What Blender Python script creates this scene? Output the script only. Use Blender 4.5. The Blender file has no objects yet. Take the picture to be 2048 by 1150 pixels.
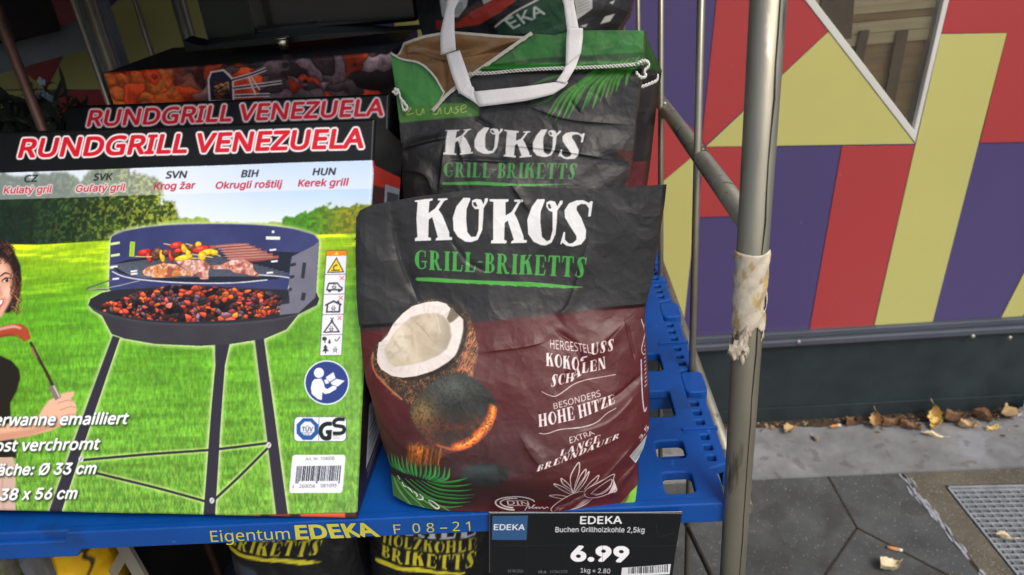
import bpy, bmesh, math, random
import numpy as np
from mathutils import Vector, Matrix
random.seed(4)
S = bpy.context.scene
COL = S.collection

# ------------------------------------------------------------------ camera, light, exposure
FPX, CX, CY = 1450.0, 1024.0, 575.0            # focal length and centre, in photo pixels (2048 x 1150)
def nz(v):
    v = np.array(v, float); return v/np.linalg.norm(v)
_D = nz((294, 2800, FPX))                        # vanishing point of the uprights
_V = np.array((1078-CX, -182-CY, FPX)); _V = nz(_V-_D*(_V@_D))
CAMM = np.array([np.cross(_D, _V), _V, -_D])     # world axes in camera coordinates
CAMP = np.array((0.0, 0.0, 1.45))
cam = bpy.data.cameras.new("camera"); camo = bpy.data.objects.new("camera", cam); COL.objects.link(camo)
cam.sensor_width = 36; cam.lens = FPX/2048*36; cam.clip_start = 0.02; cam.clip_end = 500
_r = CAMM @ np.diag((1, -1, -1))
camo.matrix_world = Matrix([[*_r[0], CAMP[0]], [*_r[1], CAMP[1]], [*_r[2], CAMP[2]], [0, 0, 0, 1]])
cam.dof.use_dof = True; cam.dof.focus_distance = 0.72; cam.dof.aperture_fstop = 8.0
S.camera = camo

W = bpy.data.worlds.new("World"); S.world = W; W.use_nodes = True
SUN_EL, SUN_AZ = math.radians(52), math.radians(150)     # azimuth clockwise from +Y: behind the camera, to the right
nt = W.node_tree; bg = nt.nodes["Background"]; sky = nt.nodes.new("ShaderNodeTexSky")
sky.sky_type = 'NISHITA'; sky.sun_disc = False; sky.sun_elevation = SUN_EL; sky.sun_rotation = SUN_AZ
sky.air_density = 1.0; sky.dust_density = 4.0; sky.ozone_density = 0.6
nt.links.new(sky.outputs[0], bg.inputs[0]); bg.inputs[1].default_value = 0.12
sl = bpy.data.lights.new("sun", 'SUN'); sl.energy = 1.4; sl.angle = math.radians(22); sl.color = (1.0, 0.955, 0.89)
so = bpy.data.objects.new("sun", sl); COL.objects.link(so)
_d = Vector((math.sin(SUN_AZ)*math.cos(SUN_EL), math.cos(SUN_AZ)*math.cos(SUN_EL), math.sin(SUN_EL)))
so.rotation_euler = _d.to_track_quat('Z', 'Y').to_euler(); so.location = (2, -3, 5)
S.view_settings.view_transform = 'Standard'; S.view_settings.look = 'None'
S.view_settings.gamma = 1; S.view_settings.exposure = 0.42
S.render.engine = 'CYCLES'; S.cycles.use_denoising = True; S.cycles.max_bounces = 8

# ------------------------------------------------------------------ pixel -> point helpers
def ray(px, py): return CAMM @ np.array(((px-CX)/FPX, (py-CY)/FPX, 1.0))
def on_plane(px, py, P, n):
    r = ray(px, py); return CAMP + r*(np.dot(np.asarray(P)-CAMP, n)/np.dot(r, n))
def on_z(px, py, z): return on_plane(px, py, (0, 0, z), (0, 0, 1.0))
def on_y(px, py, y): return on_plane(px, py, (0, y, 0), (0, 1.0, 0))
def on_x(px, py, x): return on_plane(px, py, (x, 0, 0), (1.0, 0, 0))
class Plane:
    """a flat frame in the world: origin O, right e, up w, normal n (towards the viewer)"""
    def __init__(s, O, e, w):
        s.O = np.array(O, float); s.e = nz(e); s.w = nz(w-np.dot(w, s.e)*s.e); s.n = np.cross(s.e, s.w)
    def uv(s, pts):
        pts = np.atleast_2d(np.asarray(pts, float))
        d = np.stack([(pts[:, 0]-CX)/FPX, (pts[:, 1]-CY)/FPX, np.ones(len(pts))], 1) @ CAMM.T
        k = np.dot(s.O-CAMP, s.n)/(d @ s.n); P = CAMP + d*k[:, None] - s.O
        return np.stack([P @ s.e, P @ s.w], 1)
    def px(s, U, Vv):
        P = s.O + U[..., None]*s.e + Vv[..., None]*s.w - CAMP; c = P @ CAMM
        return CX + FPX*c[..., 0]/c[..., 2], CY + FPX*c[..., 1]/c[..., 2]
    def pt(s, u, v, h=0.0): return s.O + u*s.e + v*s.w + h*s.n
def lean_plane(O, deg, e=(1, 0, 0)):
    e = nz(e); t = math.radians(deg); back = nz(np.cross((0, 0, 1.0), e))
    return Plane(O, e, np.array((0, 0, 1.0))*math.cos(t) + back*math.sin(t))

# ------------------------------------------------------------------ materials
def lin(c):
    o = []
    for v in c[:3]:
        v = v/255.0; o.append(v/12.92 if v <= .04045 else ((v+.055)/1.055)**2.4)
    return (*o, 1.0)
_mats = {}
def mat(name, col, rough=.5, metal=0.0, var=.15, vs=8.0, bump=0.0, bs=60.0, spec=.5, col2=None, coat=0.0, rvar=0.1, stretch=None):
    """procedural material: base colour broken up by two scales of noise, noisy roughness, noise bump"""
    if name in _mats: return _mats[name]
    m = bpy.data.materials.new(name); m.use_nodes = True; n = m.node_tree; N = n.nodes; L = n.links
    b = N["Principled BSDF"]; tc = N.new("ShaderNodeTexCoord"); src = tc.outputs["Object"]
    if stretch:
        mp = N.new("ShaderNodeMapping"); mp.inputs["Scale"].default_value = stretch; L.new(src, mp.inputs[0]); src = mp.outputs[0]
    n1 = N.new("ShaderNodeTexNoise"); n1.inputs["Scale"].default_value = vs; n1.inputs["Detail"].default_value = 6; n1.inputs["Roughness"].default_value = .65
    L.new(src, n1.inputs["Vector"])
    cr = N.new("ShaderNodeValToRGB"); c = np.array(lin(col)[:3]); c2 = np.array(lin(col2)[:3]) if col2 else c*(1+var)
    cr.color_ramp.elements[0].position = .32; cr.color_ramp.elements[1].position = .68
    cr.color_ramp.elements[0].color = (*np.clip(c*(1-var), 0, 1), 1); cr.color_ramp.elements[1].color = (*np.clip(c2, 0, 1), 1)
    L.new(n1.outputs["Fac"], cr.inputs[0]); L.new(cr.outputs[0], b.inputs["Base Color"])
    mr = N.new("ShaderNodeMapRange"); mr.inputs[3].default_value = max(.02, rough-rvar); mr.inputs[4].default_value = min(1, rough+rvar)
    L.new(n1.outputs["Fac"], mr.inputs[0]); L.new(mr.outputs[0], b.inputs["Roughness"])
    b.inputs["Metallic"].default_value = metal; b.inputs["Specular IOR Level"].default_value = spec; b.inputs["Coat Weight"].default_value = coat
    if bump:
        n2 = N.new("ShaderNodeTexNoise"); n2.inputs["Scale"].default_value = bs; n2.inputs["Detail"].default_value = 4
        L.new(src, n2.inputs["Vector"]); bp = N.new("ShaderNodeBump"); bp.inputs["Strength"].default_value = bump; bp.inputs["Distance"].default_value = .004
        L.new(n2.outputs["Fac"], bp.inputs["Height"]); L.new(bp.outputs[0], b.inputs["Normal"])
    _mats[name] = m; return m
def scuff(m, col, scale, thr, stretch, amt=.8):
    """pale scratches and rubbed patches on a surface"""
    n = m.node_tree; N, L = n.nodes, n.links; b = N["Principled BSDF"]; tc = N.new("ShaderNodeTexCoord"); mp = N.new("ShaderNodeMapping"); mp.inputs["Scale"].default_value = stretch; mp.inputs["Rotation"].default_value = (.2, .1, .3)
    no = N.new("ShaderNodeTexNoise"); no.inputs["Scale"].default_value = scale; no.inputs["Detail"].default_value = 5; L.new(tc.outputs["Object"], mp.inputs[0]); L.new(mp.outputs[0], no.inputs["Vector"])
    mr = N.new("ShaderNodeMapRange"); mr.inputs[1].default_value = thr; mr.inputs[2].default_value = thr+.05; mr.inputs[4].default_value = amt; L.new(no.outputs["Fac"], mr.inputs[0])
    mx = N.new("ShaderNodeMix"); mx.data_type = 'RGBA'; L.new(mr.outputs[0], mx.inputs["Factor"]); L.new(b.inputs["Base Color"].links[0].from_socket, mx.inputs["A"]); mx.inputs["B"].default_value = lin(col); L.new(mx.outputs["Result"], b.inputs["Base Color"]); return m
def print_mat(name, rough=.4, spec=.5, bump=.12, bs=900.0, coat=0.0, var=.06, crumple=0.0):
    """printed paper or card: the ink comes from the mesh's own colour attribute"""
    if name in _mats: return _mats[name]
    m = bpy.data.materials.new(name); m.use_nodes = True; n = m.node_tree; N = n.nodes; L = n.links; b = N["Principled BSDF"]
    at = N.new("ShaderNodeAttribute"); at.attribute_name = "ink"; tc = N.new("ShaderNodeTexCoord")
    n1 = N.new("ShaderNodeTexNoise"); n1.inputs["Scale"].default_value = 35; n1.inputs["Detail"].default_value = 5
    n2 = N.new("ShaderNodeTexNoise"); n2.inputs["Scale"].default_value = bs; n2.inputs["Detail"].default_value = 2
    for q in (n1, n2): L.new(tc.outputs["Object"], q.inputs["Vector"])
    mr = N.new("ShaderNodeMapRange"); mr.inputs[3].default_value = 1-var; mr.inputs[4].default_value = 1+var; L.new(n1.outputs["Fac"], mr.inputs[0])
    mx = N.new("ShaderNodeVectorMath"); mx.operation = 'SCALE'; L.new(at.outputs["Color"], mx.inputs[0]); L.new(mr.outputs[0], mx.inputs["Scale"])
    L.new(mx.outputs[0], b.inputs["Base Color"])
    m2 = N.new("ShaderNodeMapRange"); m2.inputs[3].default_value = rough-.08; m2.inputs[4].default_value = rough+.12; L.new(n1.outputs["Fac"], m2.inputs[0]); L.new(m2.outputs[0], b.inputs["Roughness"])
    b.inputs["Specular IOR Level"].default_value = spec; b.inputs["Coat Weight"].default_value = coat
    bp = N.new("ShaderNodeBump"); bp.inputs["Strength"].default_value = bump; bp.inputs["Distance"].default_value = .0006
    L.new(n2.outputs["Fac"], bp.inputs["Height"]); L.new(bp.outputs[0], b.inputs["Normal"])
    if crumple:                                  # small facets of handled paper
        wn = N.new("ShaderNodeTexNoise"); wn.inputs["Scale"].default_value = 24; wn.inputs["Detail"].default_value = 3; L.new(tc.outputs["Object"], wn.inputs["Vector"])
        wm = N.new("ShaderNodeVectorMath"); wm.operation = 'MULTIPLY_ADD'; wm.inputs[1].default_value = (.05, .05, .05); L.new(wn.outputs["Color"], wm.inputs[0]); L.new(tc.outputs["Object"], wm.inputs[2])
        prev = bp
        for sc, st in ((34, crumple), (85, crumple*.55)):
            vo = N.new("ShaderNodeTexVoronoi"); vo.inputs["Scale"].default_value = sc; L.new(wm.outputs[0], vo.inputs["Vector"])
            b2 = N.new("ShaderNodeBump"); b2.inputs["Strength"].default_value = st; b2.inputs["Distance"].default_value = .05/sc*3; L.new(vo.outputs["Distance"], b2.inputs["Height"]); L.new(prev.outputs[0], b2.inputs["Normal"]); prev = b2
        L.new(prev.outputs[0], b.inputs["Normal"])
    _mats[name] = m; return m

# ------------------------------------------------------------------ object helpers
def tag(o, label=None, cat=None, group=None, kind=None):
    if label: o["label"] = label
    if cat: o["category"] = cat
    if group: o["group"] = group
    if kind: o["kind"] = kind
    return o
def thing(name, loc, label, cat, group=None):
    o = bpy.data.objects.new(name, None); COL.objects.link(o); o.location = loc; o.empty_display_size = .02
    bpy.context.view_layer.update()
    return tag(o, label, cat, group)
def link(name, me, parent=None):
    o = bpy.data.objects.new(name, me); COL.objects.link(o)
    if parent is not None:
        o.parent = parent; o.matrix_parent_inverse = Matrix.Identity(4)
        # meshes are built in world coordinates: bring them into the parent's frame
        q = parent; off = Vector((0, 0, 0))
        while q is not None: off += q.location; q = q.parent
        me.transform(Matrix.Translation(-off))
    return o
class MB:
    """collects shapes in world coordinates; build() links them as one mesh object"""
    def __init__(s): s.v = []; s.f = []; s.m = []; s.sm = []
    def add(s, vs, fs, mi=0, smooth=False):
        k = len(s.v); s.v += [tuple(map(float, p)) for p in vs]
        for f in fs: s.f.append([k+i for i in f]); s.m.append(mi); s.sm.append(smooth)
    def bm(s, b, mi=0, smooth=False, fn=None):
        b.verts.ensure_lookup_table(); b.verts.index_update()
        s.add([fn(v.co) if fn else v.co for v in b.verts], [[v.index for v in f.verts] for f in b.faces], mi, smooth); b.free()
    def box(s, lo, hi, bev=0.0, mi=0, M=None, seg=2):
        b = bmesh.new(); bmesh.ops.create_cube(b, size=1)
        lo = Vector(lo); hi = Vector(hi)
        for v in b.verts: v.co = Vector([(lo[i]+hi[i])/2 + v.co[i]*(hi[i]-lo[i]) for i in range(3)])
        if bev: bmesh.ops.bevel(b, geom=b.edges[:], offset=bev, segments=seg, affect='EDGES', profile=.5)
        s.bm(b, mi, False, (lambda c: M @ c) if M else None)
    def tube(s, pts, r, seg=12, mi=0, caps=True, closed=False):
        P = [np.array(p, float) for p in pts]; n = len(P); R = r if hasattr(r, '__len__') else [r]*n
        T = []
        for i in range(n):
            a = P[i-1] if (i > 0 or closed) else P[i]; b = P[(i+1) % n] if (i < n-1 or closed) else P[i]; T.append(nz(b-a))
        ref = np.array((0, 0, 1.0)) if abs(T[0][2]) < .9 else np.array((1.0, 0, 0)); x = nz(np.cross(ref, T[0])); vs = []
        for i in range(n):
            x = nz(x - T[i]*np.dot(x, T[i])); y = np.cross(T[i], x)
            for k in range(seg):
                a = 2*math.pi*k/seg; vs.append(P[i] + (x*math.cos(a)+y*math.sin(a))*R[i])
        fs = []
        for i in range(n if closed else n-1):
            j = (i+1) % n
            for k in range(seg): fs.append([i*seg+k, i*seg+(k+1) % seg, j*seg+(k+1) % seg, j*seg+k])
        s.add(vs, fs, mi, True)
        if caps and not closed:
            s.add(vs[:seg], [list(range(seg))[::-1]], mi); s.add(vs[-seg:], [list(range(seg))], mi)
    def prism(s, poly, d, mi=0):
        """poly: 3-D points of one flat face; d: extrusion vector"""
        n = len(poly); d = np.array(d, float); a = [np.array(p, float) for p in poly]
        s.add(a+[p+d for p in a], [list(range(n))[::-1], [n+i for i in range(n)]]+[[i, (i+1) % n, n+(i+1) % n, n+i] for i in range(n)], mi)
    def lathe(s, prof, c, seg=40, a0=0, a1=360, mi=0, sq=(1, 1)):
        full = abs(a1-a0) >= 359.9; n = seg if full else seg+1; vs = []
        for i in range(n):
            a = math.radians(a0+(a1-a0)*i/seg)
            for (r, z) in prof: vs.append((c[0]+r*math.cos(a)*sq[0], c[1]+r*math.sin(a)*sq[1], c[2]+z))
        k = len(prof); fs = []
        for i in range(seg):
            j = (i+1) % n
            for q in range(k-1): fs.append([i*k+q, j*k+q, j*k+q+1, i*k+q+1])
        s.add(vs, fs, mi, True)
    def build(s, name, mats, parent=None):
        me = bpy.data.meshes.new(name); me.from_pydata(s.v, [], s.f)
        for m in (mats if isinstance(mats, (list, tuple)) else [mats]): me.materials.append(m)
        me.polygons.foreach_set("material_index", s.m); me.polygons.foreach_set("use_smooth", s.sm); me.update()
        b = bmesh.new(); b.from_mesh(me); bmesh.ops.remove_doubles(b, verts=b.verts, dist=1e-6); bmesh.ops.recalc_face_normals(b, faces=b.faces); b.to_mesh(me); b.free()
        return link(name, me, parent)
def flat_fill(loops, extrude=0.0, bevel=0.0):
    """2-D loops (outline and holes) -> filled, bevelled plate as a bmesh in local xy, z = thickness"""
    cu = bpy.data.curves.new("plate", 'CURVE'); cu.dimensions = '2D'; cu.fill_mode = 'BOTH'; cu.extrude = extrude; cu.bevel_depth = bevel; cu.bevel_resolution = 1; cu.offset = -bevel
    for lp in loops:
        sp = cu.splines.new('POLY'); sp.points.add(len(lp)-1); sp.use_cyclic_u = True
        for i, p in enumerate(lp): sp.points[i].co = (p[0], p[1], 0, 1)
    o = bpy.data.objects.new("plate", cu); COL.objects.link(o); dg = bpy.context.evaluated_depsgraph_get()
    me = bpy.data.meshes.new_from_object(o.evaluated_get(dg)); b = bmesh.new(); b.from_mesh(me)
    bmesh.ops.remove_doubles(b, verts=b.verts, dist=1e-6)
    bpy.data.objects.remove(o); bpy.data.curves.remove(cu); bpy.data.meshes.remove(me); return b
def rrect(x0, y0, x1, y1, r, n=4):
    o = []
    for cx, cy, a in ((x1-r, y1-r, 0), (x0+r, y1-r, 90), (x0+r, y0+r, 180), (x1-r, y0+r, 270)):
        for i in range(n+1):
            t = math.radians(a+90*i/n); o.append((cx+r*math.cos(t), cy+r*math.sin(t)))
    return o
def grids(name, parts, mats, parent=None):
    """dense sheets in one mesh: parts = list of (V[h,w,3], ink[h,w,3] in sRGB 0..1, material index, face mask or None)"""
    vs, cs, q, mi = [], [], [], []; k = 0
    for V, Cc, m_, fm in parts:
        h, w = V.shape[:2]; idx = np.arange(h*w).reshape(h, w)+k; k += h*w
        f = np.stack([idx[1:, :-1], idx[1:, 1:], idx[:-1, 1:], idx[:-1, :-1]], -1)
        f = f[fm] if fm is not None else f.reshape(-1, 4)
        q.append(f); mi.append(np.full(len(f), m_, np.int32)); vs.append(V.reshape(-1, 3)); cs.append(np.broadcast_to(Cc, V.shape).reshape(-1, 3))
    vs = np.concatenate(vs).astype(np.float32); cs = np.concatenate(cs); q = np.concatenate(q).astype(np.int32); mi = np.concatenate(mi)
    me = bpy.data.meshes.new(name); me.vertices.add(len(vs)); me.vertices.foreach_set("co", vs.ravel())
    me.loops.add(q.size); me.loops.foreach_set("vertex_index", q.ravel()); me.polygons.add(len(q))
    me.polygons.foreach_set("loop_start", np.arange(0, q.size, 4, dtype=np.int32))
    me.polygons.foreach_set("use_smooth", np.ones(len(q), bool)); 
    for m in mats: me.materials.append(m)
    me.polygons.foreach_set("material_index", mi)
    at = me.color_attributes.new("ink", 'BYTE_COLOR', 'POINT')
    c4 = np.ones((len(vs), 4), np.float32); c4[:, :3] = np.clip(cs, 0, 1); at.data.foreach_set("color_srgb", c4.ravel())
    me.update(calc_edges=True); me.validate()
    return link(name, me, parent)

# ------------------------------------------------------------------ noise
def vnoise(h, w, cy, cx, seed):
    r = np.random.RandomState(seed); gh, gw = int(h/cy)+3, int(w/cx)+3; g = r.rand(gh, gw)
    y = np.arange(h)/cy; x = np.arange(w)/cx; yi = y.astype(int); xi = x.astype(int); fy = y-yi; fx = x-xi
    fy = fy*fy*(3-2*fy); fx = fx*fx*(3-2*fx); a = g[yi][:, xi]; b = g[yi][:, xi+1]; c = g[yi+1][:, xi]; d = g[yi+1][:, xi+1]
    return (a*(1-fx)+b*fx)*(1-fy)[:, None] + (c*(1-fx)+d*fx)*fy[:, None]
def fbm(h, w, cy, cx=None, seed=0, oct=4, gain=.5):
    cx = cx or cy; o = np.zeros((h, w)); a = 1; t = 0
    for i in range(oct):
        o += a*vnoise(h, w, max(cy/2**i, 1.01), max(cx/2**i, 1.01), seed+i*17); t += a; a *= gain
    return o/t
def blur(a, r):
    if r < .6: return a
    k = max(1, int(round(r)))
    for _ in range(2):
        for ax in (0, 1):
            p = np.pad(a, [(k+1, k) if i == ax else (0, 0) for i in range(2)], mode='edge'); c = np.cumsum(p, ax)
            a = (np.take(c, range(2*k+1, c.shape[ax]), ax)-np.take(c, range(0, c.shape[ax]-2*k-1), ax))/(2*k+1)
    return a

# ------------------------------------------------------------------ lettering: outlines as edge lists
_txt = {}
import os
from mathutils.geometry import interpolate_bezier
def _font(f):                                   # sans faces that ship with Blender; the built-in one if missing
    try: return bpy.data.fonts.load(os.path.join(bpy.utils.resource_path('LOCAL'), "datafiles", "fonts", f))
    except Exception: return None
FONTS = {'noto': _font("NotoSansMath-Regular.woff2"), 'inter': _font("Inter.woff2")}
def _text_obj(s, font, bold=0.0):
    cu = bpy.data.curves.new("t", 'FONT'); cu.body = s; cu.size = 1; cu.resolution_u = 3; cu.offset = bold; cu.fill_mode = 'FRONT'
    if FONTS.get(font): cu.font = FONTS[font]
    o = bpy.data.objects.new("t", cu); COL.objects.link(o); return o, cu
def text_edges(s, font='noto'):
    """outlines of a word as directed edges (non-zero winding)"""
    if (s, font) in _txt: return _txt[(s, font)]
    o, cu = _text_obj(s, font); dg = bpy.context.evaluated_depsgraph_get(); c2 = o.evaluated_get(dg).to_curve(dg); E = []
    for sp in c2.splines:
        bp = sp.bezier_points; n = len(bp); q = []
        for i in range(n):
            A, B = bp[i], bp[(i+1) % n]
            if 'VECTOR' in (A.handle_right_type, B.handle_left_type) and A.handle_right_type == B.handle_left_type: q.append((A.co.x, A.co.y))
            else: q += [(p.x, p.y) for p in interpolate_bezier(A.co, A.handle_right, B.handle_left, B.co, 6)[:-1]]
        if len(q) > 2: E.append(loop_edges(q))
    o.evaluated_get(dg).to_curve_clear(); bpy.data.objects.remove(o); bpy.data.curves.remove(cu)
    _txt[(s, font)] = np.concatenate(E); return _txt[(s, font)]
def text_tris(s, font='noto', bold=0.0):
    o, cu = _text_obj(s, font, bold); dg = bpy.context.evaluated_depsgraph_get(); me = bpy.data.meshes.new_from_object(o.evaluated_get(dg))
    r = [(v.co.x, v.co.y) for v in me.vertices], [list(p.vertices) for p in me.polygons]; bpy.data.objects.remove(o); bpy.data.curves.remove(cu); bpy.data.meshes.remove(me); return r
def caph(font='noto'): return text_edges("H", font)[..., 1].max()
def loop_edges(p):
    p = np.asarray(p, float); return np.stack([p, np.roll(p, -1, 0)], 1)
def orient(p, ccw=True):
    p = np.asarray(p, float); x, y = p[:, 0], p[:, 1]; a = np.sum(x*np.roll(y, -1)-np.roll(x, -1)*y)
    return p if (a > 0) == ccw else p[::-1]
# hand-cut slab letters, unit height; each: list of (polygon, is_hole)
def _ell(cx, cy, rx, ry, a0=0, a1=360, n=28):
    return [(cx+rx*math.cos(math.radians(a0+(a1-a0)*i/n)), cy+ry*math.sin(math.radians(a0+(a1-a0)*i/n))) for i in range(n+1)]
def _st(x, w=.26, s=.06): return [[(x, 0), (x+w, 0), (x+w-.01, 1), (x+.015, 1)], [(x-s, 0), (x+w+s, 0), (x+w+s, .07), (x-s, .06)], [(x-s, .94), (x+w+s, .93), (x+w+s, 1), (x-s, 1)]]
def _arc(cx, cy, rx, ry, a0, a1, t, n=16):
    o = _ell(cx, cy, rx, ry, a0, a1, n); i = []
    for k in range(n+1):
        f = math.sin(math.pi*k/n); a = math.radians(a0+(a1-a0)*k/n); i.append((cx+(rx-.05-t*f)*math.cos(a), cy+(ry-.06)*math.sin(a)))
    return [o+i[::-1]]
_K = [(48,110),(160,95),(238,88),(238,108),(205,118),(195,240),(265,190),(320,110),(290,108),(292,90),(390,84),(396,100),(360,112),(300,205),(340,265),(410,440),(412,490),(440,494),(440,522),(265,528),(270,505),(290,495),(232,285),(195,310),(190,495),(218,500),(218,528),(50,535),(48,505),(75,492),(65,300),(78,125),(52,125)]
_O = [(560,80),(628,82),(632,100),(592,200),(588,300),(600,440),(640,490),(690,485),(715,420),(720,200),(680,200),(650,165),(648,110),(690,92),(745,100),(770,150),(785,85),(815,85),(815,115),(770,190),(765,300),(755,420),(710,520),(640,545),(580,540),(500,490),(455,420),(447,290),(485,170)]
_Oh = [(660,130),(685,125),(705,170),(690,175),(665,160)]
_K2 = [(830,95),(1030,95),(1030,120),(998,130),(1000,265),(1060,230),(1125,125),(1088,122),(1090,100),(1180,100),(1183,125),(1150,132),(1090,245),(1125,310),(1185,480),(1190,520),(1222,525),(1220,552),(1055,557),(1060,535),(1085,520),(1020,320),(990,345),(985,520),(1012,530),(1008,558),(845,557),(848,530),(870,520),(868,330),(872,125),(835,118)]
_O2 = [(1330,95),(1405,95),(1410,110),(1365,230),(1363,330),(1380,490),(1430,535),(1465,520),(1490,420),(1490,230),(1450,215),(1425,175),(1425,130),(1465,110),(1515,120),(1540,170),(1570,110),(1597,112),(1595,140),(1540,215),(1535,330),(1522,460),(1480,550),(1420,580),(1370,577),(1290,540),(1235,460),(1225,310),(1270,180)]
_O2h = [(1440,150),(1460,145),(1477,185),(1465,198),(1445,180)]
_S = [(1890,115),(1912,120),(1890,275),(1862,280),(1870,195),(1840,150),(1790,145),(1745,170),(1742,210),(1790,290),(1842,420),(1835,510),(1790,570),(1700,592),(1640,585),(1590,550),(1585,568),(1570,565),(1605,438),(1622,440),(1620,520),(1660,560),(1700,555),(1740,520),(1738,480),(1680,390),(1620,290),(1615,210),(1660,140),(1740,108),(1810,105),(1870,135)]
KOKOS = [[(820+x/5.226, 380+y/5.226) for x, y in p] for p in (_K, _O, _Oh, _K2, _O2, _O2h, _S)]    # photo pixels
def _nrm(p): a = np.array(p, float); h = a[:, 1].max()-a[:, 1].min(); return [((x-a[:, 0].min())/h, (a[:, 1].max()-y)/h) for x, y in p]
def _P(ps): return [(p, False) for p in ps]
SLAB = {
 'A': _P([[(.04,0),(.13,0),(.42,1),(.3,1)], [(.28,1),(.5,1),(.8,0),(.52,0)], [(.2,.28),(.6,.28),(.6,.36),(.2,.36)], [(0,0),(.24,0),(.24,.06),(0,.06)], [(.45,0),(.88,0),(.88,.06),(.45,.06)]]),
 'B': _P(_st(.06)+_arc(.3,.745,.3,.255,-90,90,.13)+_arc(.3,.265,.37,.265,-90,90,.15)),
 'C': _P(_arc(.45,.5,.45,.5,50,310,.24)+[[(.66,.66),(.73,.66),(.74,1),(.68,.97)]]),
 'D': _P(_st(.06)+_arc(.3,.5,.48,.5,-90,90,.2)),
 'E': _P(_st(.06)+[[(.3,.93),(.7,.93),(.72,.7),(.66,.7),(.6,1),(.3,1)], [(.3,.47),(.55,.47),(.55,.62),(.6,.62),(.6,.38),(.55,.4),(.3,.53)], [(.3,0),(.68,0),(.74,.3),(.68,.3),(.6,.07),(.3,.07)]]),
 'G': _P(_arc(.45,.5,.45,.5,50,320,.24)+[[(.66,.66),(.73,.66),(.74,1),(.68,.97)], [(.46,.38),(.84,.38),(.84,.45),(.46,.45)], [(.66,.4),(.74,.4),(.74,.08),(.66,.12)]]),
 'H': _P(_st(.06)+_st(.6,.24)+[[(.3,.46),(.62,.46),(.62,.54),(.3,.54)]]),
 'I': _P(_st(.06)), 'K': [(_nrm(_K), False)], 'S': [(_nrm(_S), False)],
 'L': _P(_st(.06)+[[(.3,0),(.66,0),(.72,.34),(.66,.34),(.58,.07),(.3,.07)]]),
 'N': _P([[(.08,0),(.15,0),(.15,1),(.08,1)], [(.05,1),(.3,1),(.74,0),(.5,0)], [(.66,0),(.74,0),(.74,1),(.66,1)], [(0,0),(.24,0),(.24,.06),(0,.06)], [(.56,.94),(.84,.94),(.84,1),(.56,1)]]),
 'O': [(_ell(.42,.5,.42,.5), False), (_ell(.5,.5,.2,.42), True)],
 'R': _P(_st(.06)+_arc(.3,.73,.34,.27,-90,90,.14)+[[(.32,.5),(.5,.52),(.72,.08),(.86,.1),(.84,0),(.58,0)]]),
 'T': _P([[(.26,0),(.52,0),(.52,1),(.26,1)], [(.18,0),(.6,0),(.6,.06),(.18,.06)], [(0,.66),(.06,.68),(.12,.93),(.66,.93),(.72,.68),(.78,.66),(.76,1),(.02,1)]]),
 'U': _P([[(.06,.25),(.3,.25),(.3,1),(.06,1)], [(.66,.25),(.74,.25),(.74,1),(.66,1)], [(0,.94),(.36,.94),(.36,1),(0,1)], [(.56,.94),(.84,.94),(.84,1),(.56,1)]] + [[(.06,.26)]+_ell(.4,.26,.34,.26,180,360,14)+[(.66,.26)]+_ell(.48,.26,.18,.17,0,-180,12)]),
 'Z': _P([[(0,.93),(.74,.93),(.74,1),(0,1)], [(.44,.95),(.74,.95),(.3,.05),(0,.05)], [(0,0),(.74,0),(.74,.07),(0,.07)], [(0,.7),(.06,.7),(.08,1),(0,1)], [(.68,.3),(.75,.3),(.75,0),(.68,0)]]),
 '-': _P([[(.02,.5),(.34,.52),(.34,.58),(.02,.57)]]), ' ': [],
}
def slab_loops(s, gap=.13):
    x = 0; out = []
    for ch in s:
        g = SLAB.get(ch, [])
        if not g: x += .3; continue
        m0 = min(p[0] for pl, _ in g for p in pl); m1 = max(p[0] for pl, _ in g for p in pl)
        for pl, h in g: out.append(orient([(p[0]-m0+x, p[1]) for p in pl], not h))
        x += m1-m0+gap
    return out, x-gap

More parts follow.
